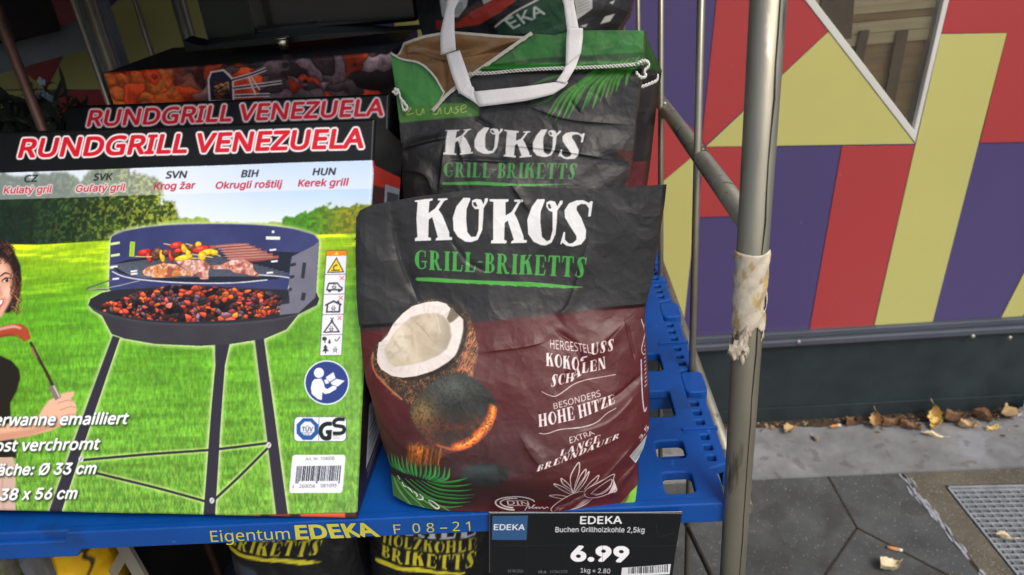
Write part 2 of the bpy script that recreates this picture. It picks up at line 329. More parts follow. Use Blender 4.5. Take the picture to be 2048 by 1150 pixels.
# ------------------------------------------------------------------ printing: an ink sheet that lies on a plane
class Print:
    def __init__(s, plane, u0, u1, v0, v1, res, base):
        s.pl = plane; s.u0, s.v1, s.res = u0, v1, res; s.w = int(round((u1-u0)/res)); s.h = int(round((v1-v0)/res))
        s.a = np.empty((s.h, s.w, 3)); s.a[:] = np.array(base)/255.0
        U = u0+(np.arange(s.w)+.5)*res; Vv = v1-(np.arange(s.h)+.5)*res; s.U, s.V = np.meshgrid(U, Vv)
        s.X, s.Y = plane.px(s.U, s.V)                       # where each ink dot falls among the traced points
        s.k = s.w/(s.X[s.h//2, -1]-s.X[s.h//2, 0])           # ink dots per traced unit
    def c(s, pts): q = s.pl.uv(pts); return np.stack([(q[:, 0]-s.u0)/s.res, (s.v1-q[:, 1])/s.res], 1)
    def raster(s, E, ev=False, SS=3):
        E = np.asarray(E, float); lo = E.reshape(-1, 2).min(0); hi = E.reshape(-1, 2).max(0)
        x0, y0 = max(0, int(lo[0])-1), max(0, int(lo[1])-1); x1, y1 = min(s.w, int(hi[0])+2), min(s.h, int(hi[1])+2)
        if x1 <= x0 or y1 <= y0: return None
        w, h = (x1-x0)*SS, (y1-y0)*SS; T = np.zeros((h, w+1), np.int16); E = (E-np.array((x0, y0)))*SS
        for (ax, ay), (bx, by) in E:
            if ay == by: continue
            sg = 1
            if ay > by: ax, ay, bx, by, sg = bx, by, ax, ay, -1
            r0 = max(0, math.ceil(ay-.5)); r1 = min(h, math.ceil(by-.5))
            if r1 <= r0: continue
            r = np.arange(r0, r1); cx = ax+(r+.5-ay)*((bx-ax)/(by-ay)); T[r, np.clip(np.ceil(cx-.5), 0, w).astype(int)] += sg
        cu = np.cumsum(T, 1)[:, :w]; m = (cu & 1) if ev else (cu != 0)
        return m.reshape(y1-y0, SS, x1-x0, SS).mean((1, 3)), x0, y0, x1, y1
    def full(s, R):
        M = np.zeros((s.h, s.w))
        if R is not None: M[R[2]:R[4], R[1]:R[3]] = R[0]
        return M
    def grow(s, R, r):
        """thicken a mask by r ink dots"""
        m, x0, y0, x1, y1 = R; p = int(r)+2; X0, Y0, X1, Y1 = max(0, x0-p), max(0, y0-p), min(s.w, x1+p), min(s.h, y1+p)
        b = np.zeros((Y1-Y0, X1-X0)); b[y0-Y0:y1-Y0, x0-X0:x1-X0] = m
        def d(k):
            o = b.copy()
            for dy in range(-k, k+1):
                for dx in range(-k, k+1):
                    if (dx or dy) and dx*dx+dy*dy <= (k+.4)**2:
                        o[max(0, dy):b.shape[0]+min(0, dy), max(0, dx):b.shape[1]+min(0, dx)] = np.maximum(o[max(0, dy):b.shape[0]+min(0, dy), max(0, dx):b.shape[1]+min(0, dx)], b[max(0, -dy):b.shape[0]+min(0, -dy), max(0, -dx):b.shape[1]+min(0, -dx)])
            return o
        k = int(r); f = r-k; return d(k)*(1-f)+d(k+1)*f, X0, Y0, X1, Y1
    def put(s, M, col, a=1.0):
        col = np.asarray(col, float)/255.0; s.a += (col-s.a)*(np.clip(M, 0, 1)*a)[..., None]
    def put_r(s, R, col, a=1.0):
        if R is None: return
        m, x0, y0, x1, y1 = R; col = np.asarray(col, float)/255.0
        if col.ndim == 3: col = col[y0:y1, x0:x1]
        v = s.a[y0:y1, x0:x1]; v += (col-v)*(m*a)[..., None]
    def mask(s, pts, soft=0):
        M = s.full(s.raster(loop_edges(s.c(pts)))); return blur(M, soft*s.k) if soft else M
    def poly(s, pts, col, a=1.0, soft=0):
        if soft: s.put(s.mask(pts, soft), col, a)
        else: s.put_r(s.raster(loop_edges(s.c(pts))), col, a)
    def loops(s, ls, col, a=1.0):
        E = np.concatenate([loop_edges(s.c(l)) for l in ls]); s.put_r(s.raster(E), col, a)
    def line(s, pts, w, col, a=1.0, soft=0, smooth=True):
        p = np.asarray(pts, float)
        if smooth and len(p) > 2: p = spline(p)
        W_ = np.interp(np.linspace(0, 1, len(p)), np.linspace(0, 1, len(w)), w) if hasattr(w, '__len__') else np.full(len(p), w)
        t = np.gradient(p, axis=0); t /= np.maximum(np.linalg.norm(t, axis=1), 1e-6)[:, None]; nn = np.stack([-t[:, 1], t[:, 0]], 1)*W_[:, None]/2
        s.poly(np.concatenate([p+nn, (p-nn)[::-1]]), col, a, soft)
    def ell(s, cx, cy, rx, ry, col, a=1.0, rot=0, soft=0):
        t = np.linspace(0, 2*math.pi, 40, endpoint=False); x, y = rx*np.cos(t), ry*np.sin(t); c, q = math.cos(math.radians(rot)), math.sin(math.radians(rot))
        s.poly(np.stack([cx+x*c-y*q, cy+x*q+y*c], 1), col, a, soft)
    def quad(s, E, w, BL, BR, TL, TR):
        BL, BR, TL, TR = map(np.array, (BL, BR, TL, TR)); u = E[..., 0:1]/w; v = E[..., 1:2]
        return BL*(1-u)*(1-v)+BR*u*(1-v)+TL*(1-u)*v+TR*u*v
    def text(s, t, BL, BR, TL, TR, col, bold=0.0, a=1.0, outline=None, slab=False, shadow=None, font='noto'):
        """corners of the cap-height box in traced units"""
        if slab:
            ls, w = slab_loops(t); Es = [s.c(s.quad(l, w, BL, BR, TL, TR)) for l in ls]; R = s.raster(np.concatenate([loop_edges(e) for e in Es]))
        else:
            if any(ord(c_) > 126 for c_ in t): font = 'inter'
            E = text_edges(t, font).copy(); x0 = E[..., 0].min(); E[..., 0] -= x0; w = E[..., 0].max(); E[..., 1] /= caph(font)
            q = s.quad(E, w, BL, BR, TL, TR); R = s.raster(s.c(q.reshape(-1, 2)).reshape(-1, 2, 2))
        if R is None: return
        if bold and not slab:
            hpx = np.linalg.norm(s.c([TL])[0]-s.c([BL])[0]); R = s.grow(R, bold*hpx)
        if shadow:
            d = int(max(1, shadow[1]*s.k)); M = blur(s.full(R), d); s.put(np.roll(M, (d, d), (0, 1))*1.6, shadow[0], .8)
        if outline:
            s.put_r(s.grow(R, outline[1]*s.k), outline[0])
        s.put_r(R, col, a)
    def at_uv(s, U, Vv):
        x = np.clip((U-s.u0)/s.res-.5, 0, s.w-1.001); y = np.clip((s.v1-Vv)/s.res-.5, 0, s.h-1.001)
        xi, yi = x.astype(int), y.astype(int); fx, fy = (x-xi)[..., None], (y-yi)[..., None]
        return (s.a[yi, xi]*(1-fx)+s.a[yi, xi+1]*fx)*(1-fy)+(s.a[yi+1, xi]*(1-fx)+s.a[yi+1, xi+1]*fx)*fy
def spline(p, n=6):
    p = np.asarray(p, float); q = np.vstack([2*p[0]-p[1], p, 2*p[-1]-p[-2]]); o = []
    for i in range(1, len(q)-2):
        for k in range(n):
            t = k/n; a, b, c, d = q[i-1], q[i], q[i+1], q[i+2]
            o.append(.5*((2*b)+(-a+c)*t+(2*a-5*b+4*c-d)*t*t+(-a+3*b-3*c+d)*t**3))
    o.append(p[-1]); return np.array(o)
def along(pts, n):
    p = np.asarray(pts, float); d = np.r_[0, np.cumsum(np.linalg.norm(np.diff(p, axis=0), axis=1))]; t = np.linspace(0, d[-1], n)
    return np.stack([np.interp(t, d, p[:, i]) for i in range(p.shape[1])], 1)
def coons(top, right, bottom, left, h, w):
    """four traced edges -> h x w field of 2-D points"""
    T, B = along(top, w), along(bottom, w); R, L = along(right, h), along(left, h); s_ = np.linspace(0, 1, w)[None, :, None]; t_ = np.linspace(0, 1, h)[:, None, None]
    c00, c10, c01, c11 = (T[0]+L[0])/2, (T[-1]+R[0])/2, (B[0]+L[-1])/2, (B[-1]+R[-1])/2
    return (1-t_)*T[None]+t_*B[None]+(1-s_)*L[:, None]+s_*R[:, None]-((1-s_)*(1-t_)*c00+s_*(1-t_)*c10+(1-s_)*t_*c01+s_*t_*c11)
def lettering(name, t, plane, BL, BR, TL, TR, m, parent, bold=0.0, h=.0006):
    """flat cut letters as a mesh lying just proud of a plane"""
    vs, fs = text_tris(t, 'noto', bold); vs = np.array(vs); x0, x1 = vs[:, 0].min(), vs[:, 0].max(); u = (vs[:, 0:1]-x0)/(x1-x0); v = vs[:, 1:2]/caph()
    BL, BR, TL, TR = map(np.array, (BL, BR, TL, TR)); q = plane.uv(BL*(1-u)*(1-v)+BR*u*(1-v)+TL*(1-u)*v+TR*u*v)
    b = MB(); b.add([plane.pt(a, c, h) for a, c in q], fs); return b.build(name, m, parent)
# ================================================================== setting: pavement and wall
WY = 1.80
def g(px, py): p = on_z(px, py, 0); return p[:2]
b = MB(); b.add([(-60, -60, -.03), (60, -60, -.03), (60, 60, -.03), (-60, 60, -.03)], [[0, 1, 2, 3]])
tag(b.build("ground", mat("asphalt", (104, 101, 95), .9, var=.25, vs=3, bump=.4, bs=120)), kind="structure")
def speckle_mat(name, base, speck, scale, thr):
    m = mat(name, base, .85, var=.30, vs=9, bump=.5, bs=260); n = m.node_tree; N, L = n.nodes, n.links; b_ = N["Principled BSDF"]
    tc = N.new("ShaderNodeTexCoord"); vo = N.new("ShaderNodeTexVoronoi"); vo.inputs["Scale"].default_value = scale; L.new(tc.outputs["Object"], vo.inputs["Vector"])
    wn = N.new("ShaderNodeTexNoise"); wn.inputs["Scale"].default_value = scale*.45; L.new(tc.outputs["Object"], wn.inputs["Vector"])
    ad = N.new("ShaderNodeMath"); ad.operation = 'MULTIPLY'; L.new(vo.outputs["Distance"], ad.inputs[0]); L.new(wn.outputs["Fac"], ad.inputs[1])
    lt = N.new("ShaderNodeMath"); lt.operation = 'LESS_THAN'; lt.inputs[1].default_value = thr; L.new(ad.outputs[0], lt.inputs[0])
    mx = N.new("ShaderNodeMix"); mx.data_type = 'RGBA'; old = b_.inputs["Base Color"].links[0].from_socket
    L.new(lt.outputs[0], mx.inputs["Factor"]); L.new(old, mx.inputs["A"]); mx.inputs["B"].default_value = lin(speck); L.new(mx.outputs["Result"], b_.inputs["Base Color"])
    return m
M_slab = speckle_mat("granite_slab", (74, 77, 78), (158, 160, 158), 120, .058)
M_slab = scuff(M_slab, (52, 52, 50), 7, .54, (1, 1, 1), .45); M_strip = speckle_mat("concrete_strip", (122, 124, 126), (150, 150, 148), 180, .05)
M_strip = scuff(scuff(M_strip, (150, 154, 160), 9, .56, (.6, 1, 1), .5), (84, 82, 78), 22, .60, (1, 1, 1), .5); M_moss = speckle_mat("mossy_concrete", (92, 88, 76), (140, 134, 116), 150, .10)
J1, J2, J3, J4, E1, E2 = g(1655, 951), g(1714, 1056), g(1650, 1150), g(1895, 1150), g(1806, 953), g(1962, 1150)
ext = lambda a, c, t: a+(c-a)*t
def slab(pts, z0, z1, inset=.0025, bev=.002):
    bb = bmesh.new(); p = orient(pts); lo = [bb.verts.new((q[0], q[1], z0)) for q in p]; hi = [bb.verts.new((q[0], q[1], z1)) for q in p]; n = len(p)
    top = bb.faces.new(hi)
    for i in range(n): bb.faces.new((lo[i], lo[(i+1) % n], hi[(i+1) % n], hi[i]))
    bmesh.ops.bevel(bb, geom=list(top.edges), offset=bev, segments=2, affect='EDGES'); return bb
def shrink(pts, d):
    p = orient(pts); n = len(p); o = []
    for i in range(n):
        a, c, e = p[i-1], p[i], p[(i+1) % n]; n1 = nz(np.array((-(c-a)[1], (c-a)[0]))); n2 = nz(np.array((-(e-c)[1], (e-c)[0]))); k = nz(n1+n2)
        o.append(c+k*d/max(.3, np.dot(k, n1)))
    return o
d1_, d2_ = np.array(J4)-J2, np.array(E2)-E1; tX = ((E1[0]-J2[0])*d2_[1]-(E1[1]-J2[1])*d2_[0])/(d1_[0]*d2_[1]-d1_[1]*d2_[0]); XX = np.array(J2)+d1_*tX      # where the two joints meet
b = MB()
Y0 = 1.556
for poly_ in ([(-5, Y0), (J1[0], Y0), J2, ext(J2, J3, 2), (-5, ext(J2, J3, 2)[1])], [(J1[0], Y0), (E1[0], Y0), XX, J2], [J2, XX, ext(E1, E2, 1.55), ext(J2, J3, 2)]):
    b.bm(slab([np.array(q, float) for q in poly_], -.026, 0, bev=.003), 0)
b.bm(slab([np.array(q) for q in ((-5, Y0+.004), (6, Y0-.012), (6, 1.772), (-5, 1.772))], -.026, .006), 1)
rs = np.random.RandomState(14)
for a_, c_ in ((J1, J2), (J2, ext(J2, J3, 2)), (J2, XX), (E1, ext(E1, E2, 1.5))):      # soil in the joints
    a_, c_ = np.array(a_), np.array(c_); n_ = 40; sd_ = nz(np.array((-(c_-a_)[1], (c_-a_)[0]))); vs = []
    for i in range(n_): q = a_+(c_-a_)*i/(n_-1); w1, w2 = .0016+.0026*rs.rand(), .0016+.0026*rs.rand(); vs += [(*(q+sd_*w1), .0006), (*(q-sd_*w2), .0006)]
    b.add(vs, [[2*i, 2*i+1, 2*i+3, 2*i+2] for i in range(n_-1)], 2)
sp_ = nz(np.array((-(XX-E1)[1], (XX-E1)[0])))
for i in range(46):                                       # crumbs of pale mortar smeared along the joint by the grate
    f = rs.rand(); c0 = np.array(E1)+(XX-np.array(E1))*f*1.2-sp_*.006*rs.randn(); k_ = rs.randint(5, 8); b.add([(c0[0]+.010*rs.rand()*math.cos(6.28*j/k_)*.6, c0[1]+(.006+.022*rs.rand())*math.sin(6.28*j/k_), .0012+.00005*i) for j in range(k_)], [list(range(k_))], 3)
tag(b.build("pavement", [M_slab, M_strip, mat("joint_soil", (44, 38, 32), .95, var=.4, vs=80), mat("pale_mortar", (150, 156, 164), .9, var=.25, vs=120)]), kind="structure")
# grating in its mossy concrete frame
G1, G2, G3 = g(1893, 972), g(2035, 1150), g(2048, 969); ux = nz(G3-G1); uy = nz(G2-G1); gw, gh = .9, .62
def gp(u, v, z): q = G1+ux*u+uy*v; return (q[0], q[1], z)
b = MB(); fr = [(E1[0]+.004, Y0-.006), (5, Y0-.02), (5, -1), ext(E1, E2, 6)+np.array((.004, 0))]
hole = [gp(-.006, -.006, 0)[:2], gp(gw, -.006, 0)[:2], gp(gw, gh, 0)[:2], gp(-.006, gh, 0)[:2]]
bb = flat_fill([[tuple(q) for q in orient(fr)], hole], extrude=.011, bevel=.002)
for v in bb.verts: v.co.z -= .012
b.bm(bb); tag(b.build("kerb", M_moss), kind="structure")
gr = thing("drain_grate", (*G1, 0), "grey metal drain grate with small square openings set in mossy concrete at the lower right", "grate")
Mg = mat("galvanised_grate", (168, 174, 180), .5, .5, var=.2, vs=20)
b = MB(); d2 = np.array((*ux, 0)); d1 = np.array((*uy, 0))
for a, c in (((0, 0), (gw, 0)), ((0, 0), (0, gh)), ((gw-.006, 0), (gw-.006, gh)), ((0, gh-.006), (gw, gh-.006))):
    p0, p1 = np.array(gp(*a, 0)), np.array(gp(*c, 0)); o_ = (d1 if abs(a[1]-c[1]) < .01 else d2)*.005
    b.prism([p0, p1, p1+o_, p0+o_], (0, 0, -.03))
b.build("frame", Mg, gr); b = MB()
for i in range(int(gh/.0165)):
    p0 = np.array(gp(.006, .012+i*.0165, -.002)); p1 = np.array(gp(gw-.007, .012+i*.0165, -.002)); b.prism([p0, p1, p1+d1*.004, p0+d1*.004], (0, 0, -.024))
for i in range(int(gw/.022)):
    p0 = np.array(gp(.016+i*.022, .006, -.0045)); p1 = np.array(gp(.016+i*.022, gh-.007, -.0045)); b.prism([p0, p1, p1+d2*.0022, p0+d2*.0022], (0, 0, -.012))
b.build("grid", Mg, gr)
# dirt gathered along the foot of the wall
b = MB(); rs = np.random.RandomState(3); n = 420; vs = []; xs = np.linspace(-1.0, 2.2, n)
hh = fbm(5, n, 2, 9, 5)[2]
for i, x in enumerate(xs):
    w_ = .018+.035*hh[i]**2; h_ = .004+.016*hh[i]*rs.rand()
    vs += [(x, 1.7885, .007+h_), (x, 1.7885-w_*.4, .008+h_*rs.rand()), (x, 1.7885-w_*.8, .0075+.4*h_*rs.rand()), (x, 1.7885-w_-.004, .0055)]
b.add(vs, [[i*4+k, i*4+k+1, i*4+5+k, i*4+4+k] for i in range(n-1) for k in range(3)])
for i in range(900):                                      # scraps of leaf and grit
    x = rs.uniform(-.2, 2.0); hcl = .3+1.2*vnoise(1, 8, 1, 1, int((x+1)*7))[0, 0]; y = 1.786-min(.16, abs(rs.randn())*.022*hcl+.004); r_ = .002+.006*rs.rand()**2; a = rs.rand()*6.28; z = .0085+.006*rs.rand()*max(0, 1-(1.786-y)/.04)
    b.add([(x+r_*math.cos(a+j*1.57)*(1.4 if j % 2 else .6), y+r_*math.sin(a+j*1.57)*(1.4 if j % 2 else .6), z+.0016*rs.rand()) for j in range(4)], [[0, 1, 2], [0, 2, 3]], 1+rs.randint(3))
tag(b.build("dirt", [mat("dirt", (58, 46, 36), .95, var=.5, vs=60, bump=.6, bs=300), mat("leaf_scrap", (112, 84, 58), .9, var=.4, vs=90), mat("leaf_scrap_pale", (176, 150, 110), .9, var=.3, vs=90), mat("grit", (70, 66, 60), .95, var=.4, vs=90)]), "brown dirt and crumbs gathered along the foot of the wall", "dirt", kind="stuff")

# ---- the wall with its printed panels
wall = thing("mural_wall", (.6, WY, 0), "shop wall clad in printed panels of red, purple and yellow shapes above a dark plinth", "wall")
def wp(px, py, y=WY): p = on_y(px, py, y); return (p[0], p[2])
def wl(bb, y): return lambda c: (c.x, y-c.z, c.y)
FA, FB, FCn = wp(1609, 0), wp(1829, 285), wp(1897, 0)
up_ = lambda a, c, z: (a[0]+(c[0]-a[0])*(z-a[1])/(c[1]-a[1]), z)
ZT = 1.75; outer = [FB, up_(FB, FCn, ZT), up_(FB, FA, ZT)]
IA, IB, IC = wp(1629, 0), wp(1827, 259), wp(1886, 0); inner = [IB, up_(IB, IC, ZT-.03), up_(IB, IA, ZT-.03)]
ZB = .325
b = MB(); b.bm(flat_fill([[(-5, ZB), (6, ZB), (6, 3.4), (-5, 3.4)], outer], extrude=.018, bevel=0), 0, False, lambda c: (c.x, WY+.019-c.z, c.y))
M_pur = mat("purple_vinyl", (77, 68, 114), .3, var=.04, vs=2, bump=.02, bs=30, rvar=.05)
M_red = mat("red_vinyl", (168, 62, 64), .3, var=.04, vs=2, bump=.02, bs=30, rvar=.05)
M_yel = mat("yellow_vinyl", (188, 185, 112), .3, var=.04, vs=2, bump=.02, bs=30, rvar=.05)
b.build("panel", M_pur, wall)
for m_, c_ in ((M_pur, (150, 142, 160)), (M_red, (214, 140, 136)), (M_yel, (226, 222, 170))): scuff(m_, c_, 70, .73, (1, 1, 1), .35)
b = MB()
polys = [
 (1, [(1433, 0), (1608, -1), (1656, 62), (1410, 291), (1404, 274)]),
 (1, [(1433, 0), (1448, -140), (1500, -140), (1607, -2)]),
 (2, [(1657, 63), (1829, 287), (1412, 293)]),
 (1, [(1404, 276), (1409, 292), (1200, 468), (1200, 80), (1294, 172)]),
 (2, [(1408, 293.5), (1390, 434), (1365, 668), (1100, 672), (1100, 555), (1200, 469)]),
 (1, [(1411, 294), (1520, 293), (1498, 431), (1391, 434)]),
 (1, [(1684, 292), (1829, 290), (1744, 661), (1618, 664)]),
 (2, [(1882, 68), (2013, 66), (1860, 661), (1746, 662), (1831, 288)]),
 (1, [(1898, 0), (2230, -8), (2200, 281), (1959, 285), (2014, 65), (1883, 66)]),
 (1, [(1898, -1), (1930, -140), (2230, -140), (2230, -9)]),
 (2, [(1990, 658), (2048, 545), (2250, 200), (2250, 420), (2048, 627), (2022, 658)]),
 (2, [(-150, 110), (30, 130), (92, 177), (-150, 182)]), (1, [(31, 131), (135, 95), (93, 177)]),
 (2, [(136, 96), (300, -60), (520, -60), (420, 178), (94, 178.5)]), (1, [(94, 180), (420, 180), (420, 330), (120, 330)]),
 (1, [(-150, -60), (299, -61), (30, 128), (-150, 108)]), (2, [(-150, 184), (92, 180), (118, 330), (-150, 330)]),
 (1, [(560, -60), (700, -60), (640, 330), (470, 330)]), (2, [(800, -60), (960, -60), (900, 330), (760, 330)])]
for mi, pl in polys:
    q = [on_y(x, y, WY) for x, y in pl]; q = [(p[0], WY, p[2]) for p in q]; b.prism(q, (0, -.0014, 0), mi-1)
b.build("vinyl_print", [M_red, M_yel], wall)
M_fr = mat("white_frame", (206, 206, 200), .45, var=.05)
win = MB(); win.bm(flat_fill([outer, inner], extrude=.021, bevel=.0015), 0, False, lambda c: (c.x, WY+.019-c.z, c.y)); win = win.build("window", M_fr, wall)
mg = bpy.data.materials.new("window_glass"); mg.use_nodes = True; N = mg.node_tree.nodes; L = mg.node_tree.links; N.remove(N["Principled BSDF"])
tr, gl, mx, fz = N.new("ShaderNodeBsdfTransparent"), N.new("ShaderNodeBsdfGlossy"), N.new("ShaderNodeMixShader"), N.new("ShaderNodeFresnel")
gl.inputs["Roughness"].default_value = .03; fz.inputs["IOR"].default_value = 1.6; tr.inputs["Color"].default_value = (.98, .99, .98, 1)
L.new(fz.outputs[0], mx.inputs[0]); L.new(tr.outputs[0], mx.inputs[1]); L.new(gl.outputs[0], mx.inputs[2]); L.new(mx.outputs[0], N["Material Output"].inputs[0])
b = MB(); b.prism([(p[0], WY+.012, p[1]) for p in inner], (0, .004, 0)); b.build("pane", mg, win)
# boards and slats whose tones stand in for a brown reflection in the pane
b = MB(); x0, x1 = inner[2][0]-.1, inner[1][0]+.1; YB = WY+.030
M_refl = mat("pale_reflection", (250, 222, 178), .6, var=.18, vs=5, bump=.1, stretch=(1, 1, 14)); M_refl2 = mat("brown_reflection", (190, 158, 114), .6, var=.2, vs=5, stretch=(1, 1, 14)); M_dk = mat("dark_reflection", (140, 120, 96), .6)
zs = [on_y(1780, y, YB)[2] for y in (300, 86, 64, 40, 24, -200)]
for (a, c), mi, dy in (((zs[0], zs[1]), 1, .012), ((zs[1], zs[2]), 0, .0), ((zs[2]+.001, zs[3]), 0, .004), ((zs[3]+.001, zs[4]), 1, .01), ((zs[4]+.001, zs[5]), 0, .0)): b.box((x0, YB+dy, a), (x1, YB+.03, c), .0015, mi)
for (xa, ya), (xb, yb), w_ in (((1730, 62), (1690, 250), .022), ((1806, 62), (1765, 280), .026), ((1690, -200), (1670, 80), .075)):
    p, q = on_y(xa, ya, YB-.012), on_y(xb, yb, YB-.012); b.prism([p-(w_/2, 0, 0), p+(w_/2, 0, 0), q+(w_/2, 0, 0), q-(w_/2, 0, 0)], (0, .009, 0), 2)
b.build("backing", [M_refl, M_refl2, M_dk], wall)
M_pl = scuff(mat("plinth_paint", (38, 48, 52), .42, var=.3, vs=6, bump=.05, bs=40), (92, 100, 104), 14, .70, (.6, 1, 3), .6); M_led = mat("ledge_metal", (92, 98, 108), .4, .5, var=.12, vs=10, stretch=(.3, 1, 1))
b = MB(); b.box((-5, WY-.012, .001), (6, WY+.04, .285), .002); b.box((-5, WY-.0155, .001), (6, WY-.013, .062), .001); b.build("plinth", M_pl, wall)
b = MB(); b.box((-5, WY-.030, .287), (6, WY+.03, .306), .003); b.box((-5, WY-.016, .307), (6, WY+.03, .324), .002); b.build("ledge", M_led, wall)
M_bolt = mat("bolt_metal", (170, 168, 160), .4, .8)
for bx, by in ((1597, 683), (1945, 672), (2019, 675)):
    p = on_y(bx, by, WY-.03); b = MB(); b.lathe([(0, .0), (.006, .0), (.0066, .002), (.005, .0045), (.002, .0055), (0, .0055)], (0, 0, 0), 14)
    b.v = [(p[0]+v[0], WY-.0302-v[2], p[2]+v[1]) for v in b.v]; b.build("bolt", M_bolt, wall)

# ---- fallen leaves, cigarette ends and paper on the pavement
M_lf = [mat("leaf_tan", (190, 160, 118), .7, var=.25, vs=60, bump=.2), mat("leaf_yellow", (222, 194, 120), .65, var=.2, vs=50, bump=.2), mat("leaf_brown", (124, 92, 66), .8, var=.35, vs=60, bump=.3), mat("leaf_pale", (214, 200, 166), .7, var=.15, vs=50, bump=.2)]
def leaf(px, py, length, width, rot, curl, tilt, mi, label, seed, lift=.012):
    length *= .78; width *= .78; curl *= .8
    r = np.random.RandomState(seed); n, m = 15, 9; vs = []
    for i in range(n):
        t = i/(n-1); w_ = width*(math.sin(math.pi*t**.8)**.75)*(1+.16*math.sin(t*23+seed))+.0006
        for k in range(m):
            s_ = k/(m-1)*2-1; x = (t-.5)*length; y = s_*w_/2
            z = curl*(s_*s_*width*1.2) + .22*length*math.sin(t*2.2+seed)*curl + r.randn()*.0012 + .004*math.sin(s_*3+t*7+seed)
            vs.append(Vector((x, y, z)))
    fs = [[i*m+k, i*m+k+1, (i+1)*m+k+1, (i+1)*m+k] for i in range(n-1) for k in range(m-1)]
    b = MB(); M = Matrix.Rotation(math.radians(rot), 4, 'Z') @ Matrix.Rotation(math.radians(tilt), 4, 'Y'); vs = [M @ v for v in vs]; zmin = min(v.z for v in vs)
    vs = [v-Vector((0, 0, zmin)) for v in vs]; top = [v+Vector((0, 0, .0004)) for v in vs]; k = len(vs)
    b.add(vs+top, [f[::-1] for f in fs]+[[k+i for i in f] for f in fs], 0, True)
    st = M @ Vector((length/2, 0, .001)); e_ = M @ Vector((length*.8, width*.2, .003)); b.tube([st-Vector((0, 0, zmin)), e_-Vector((0, 0, zmin))], .0008, 5)
    o = b.build("fallen_leaf", M_lf[mi]); p = on_z(px, py, lift); o.location = (p[0], min(p[1], WY-.045), lift-.004)
    return tag(o, label, "leaf", "dry leaves along the wall")
leaf(1578, 862, .06, .035, 40, .5, 10, 0, "tan curled leaf lying nearest the post, left of the cigarette end by the wall", 1)
leaf(1629, 879, .045, .014, 100, .5, 6, 3, "small narrow pale leaf lying on the light concrete strip below the cigarette end", 2, .006)
leaf(1744, 838, .06, .04, 70, .9, -50, 0, "orange tan leaf propped upright against the wall between the cigarette end and the brown heap", 3)
leaf(1785, 849, .08, .03, 10, .8, 5, 2, "dark brown curled leaf in the heap at the middle of the wall foot", 4)
leaf(1822, 856, .07, .028, 160, .7, 8, 2, "reddish brown flattened leaf left of the large yellow leaf", 5)
leaf(1856, 830, .07, .045, 75, .7, -58, 1, "large yellow leaf standing upright against the plinth", 6)
leaf(1874, 851, .06, .032, 30, .7, -20, 1, "yellow crumpled leaf lying at the foot of the large upright leaf", 7)
leaf(1864, 873, .075, .016, -14, .4, 4, 3, "long pale sliver of leaf on the concrete strip under the yellow leaves", 8, .006)
leaf(1905, 845, .09, .04, 20, .8, 10, 2, "dark brown leaf heaped just right of the yellow leaves", 9)
leaf(1934, 853, .06, .03, -10, .6, 6, 0, "tan leaf lying flat in the right half of the wall foot", 10)
leaf(1984, 859, .045, .016, 5, .5, 4, 1, "small yellow leaf on the concrete edge near the white paper", 11, .008)
leaf(2012, 842, .085, .045, 200, .8, -20, 0, "large tan crumpled leaf beside the white paper scrap", 12)
leaf(1960, 838, .07, .035, 150, .9, -15, 2, "brown curled leaf touching the plinth behind the flat tan leaf", 13)
leaf(2007, 1077, .055, .014, -6, .9, 4, 3, "pale twisted leaf lying on the drain grate", 14, .004)
leaf(1778, 1138, .07, .045, 20, .45, 5, 3, "broad cream leaf on the dark paving slab at the bottom edge", 15, .003)
leaf(1700, 846, .05, .03, 30, .8, 8, 2, "small dark brown leaf right of the cigarette end in the dirt", 16)
def cig(px, py, rot, label, z):
    p = on_z(px, py, z); o = thing("cigarette_end", tuple(p), label, "cigarette end"); d = np.array((math.cos(math.radians(rot)), math.sin(math.radians(rot)), 0)); q = p+(0, 0, .004)
    b = MB(); b.tube([q-d*.013, q-d*.004, q+d*.010], .004, 10); b.build("filter", mat("cig_filter", (206, 140, 84), .8, var=.2, vs=200), o)
    b = MB(); b.tube([q+d*.0101, q+d*.018, q+d*.020], [.004, .0039, .003], 10); b.build("paper_stub", mat("cig_paper", (216, 212, 200), .8), o)
cig(1668, 854, 8, "cigarette end lying in the dirt at the foot of the wall", .012)
cig(1786, 1099, -22, "orange cigarette end lying in the joint between paving slabs", .001)
b = MB(); p = on_y(2044, 845, WY-.03); rs = np.random.RandomState(8)
vs = [(p[0]+(i-3)*.010+rs.randn()*.003, WY-.05+.012*math.sin(i*1.9+k)+rs.randn()*.003, .008+k*.012) for k in range(6) for i in range(7)]
b.add(vs, [[k*7+i, k*7+i+1, k*7+i+8, k*7+i+7] for k in range(5) for i in range(6)], 0, False)
o = b.build("paper_scrap", mat("white_paper", (222, 226, 230), .7)); tag(o, "crumpled white paper scrap against the plinth at the right edge", "paper")
md = o.modifiers.new("t", 'SOLIDIFY'); md.thickness = .0006
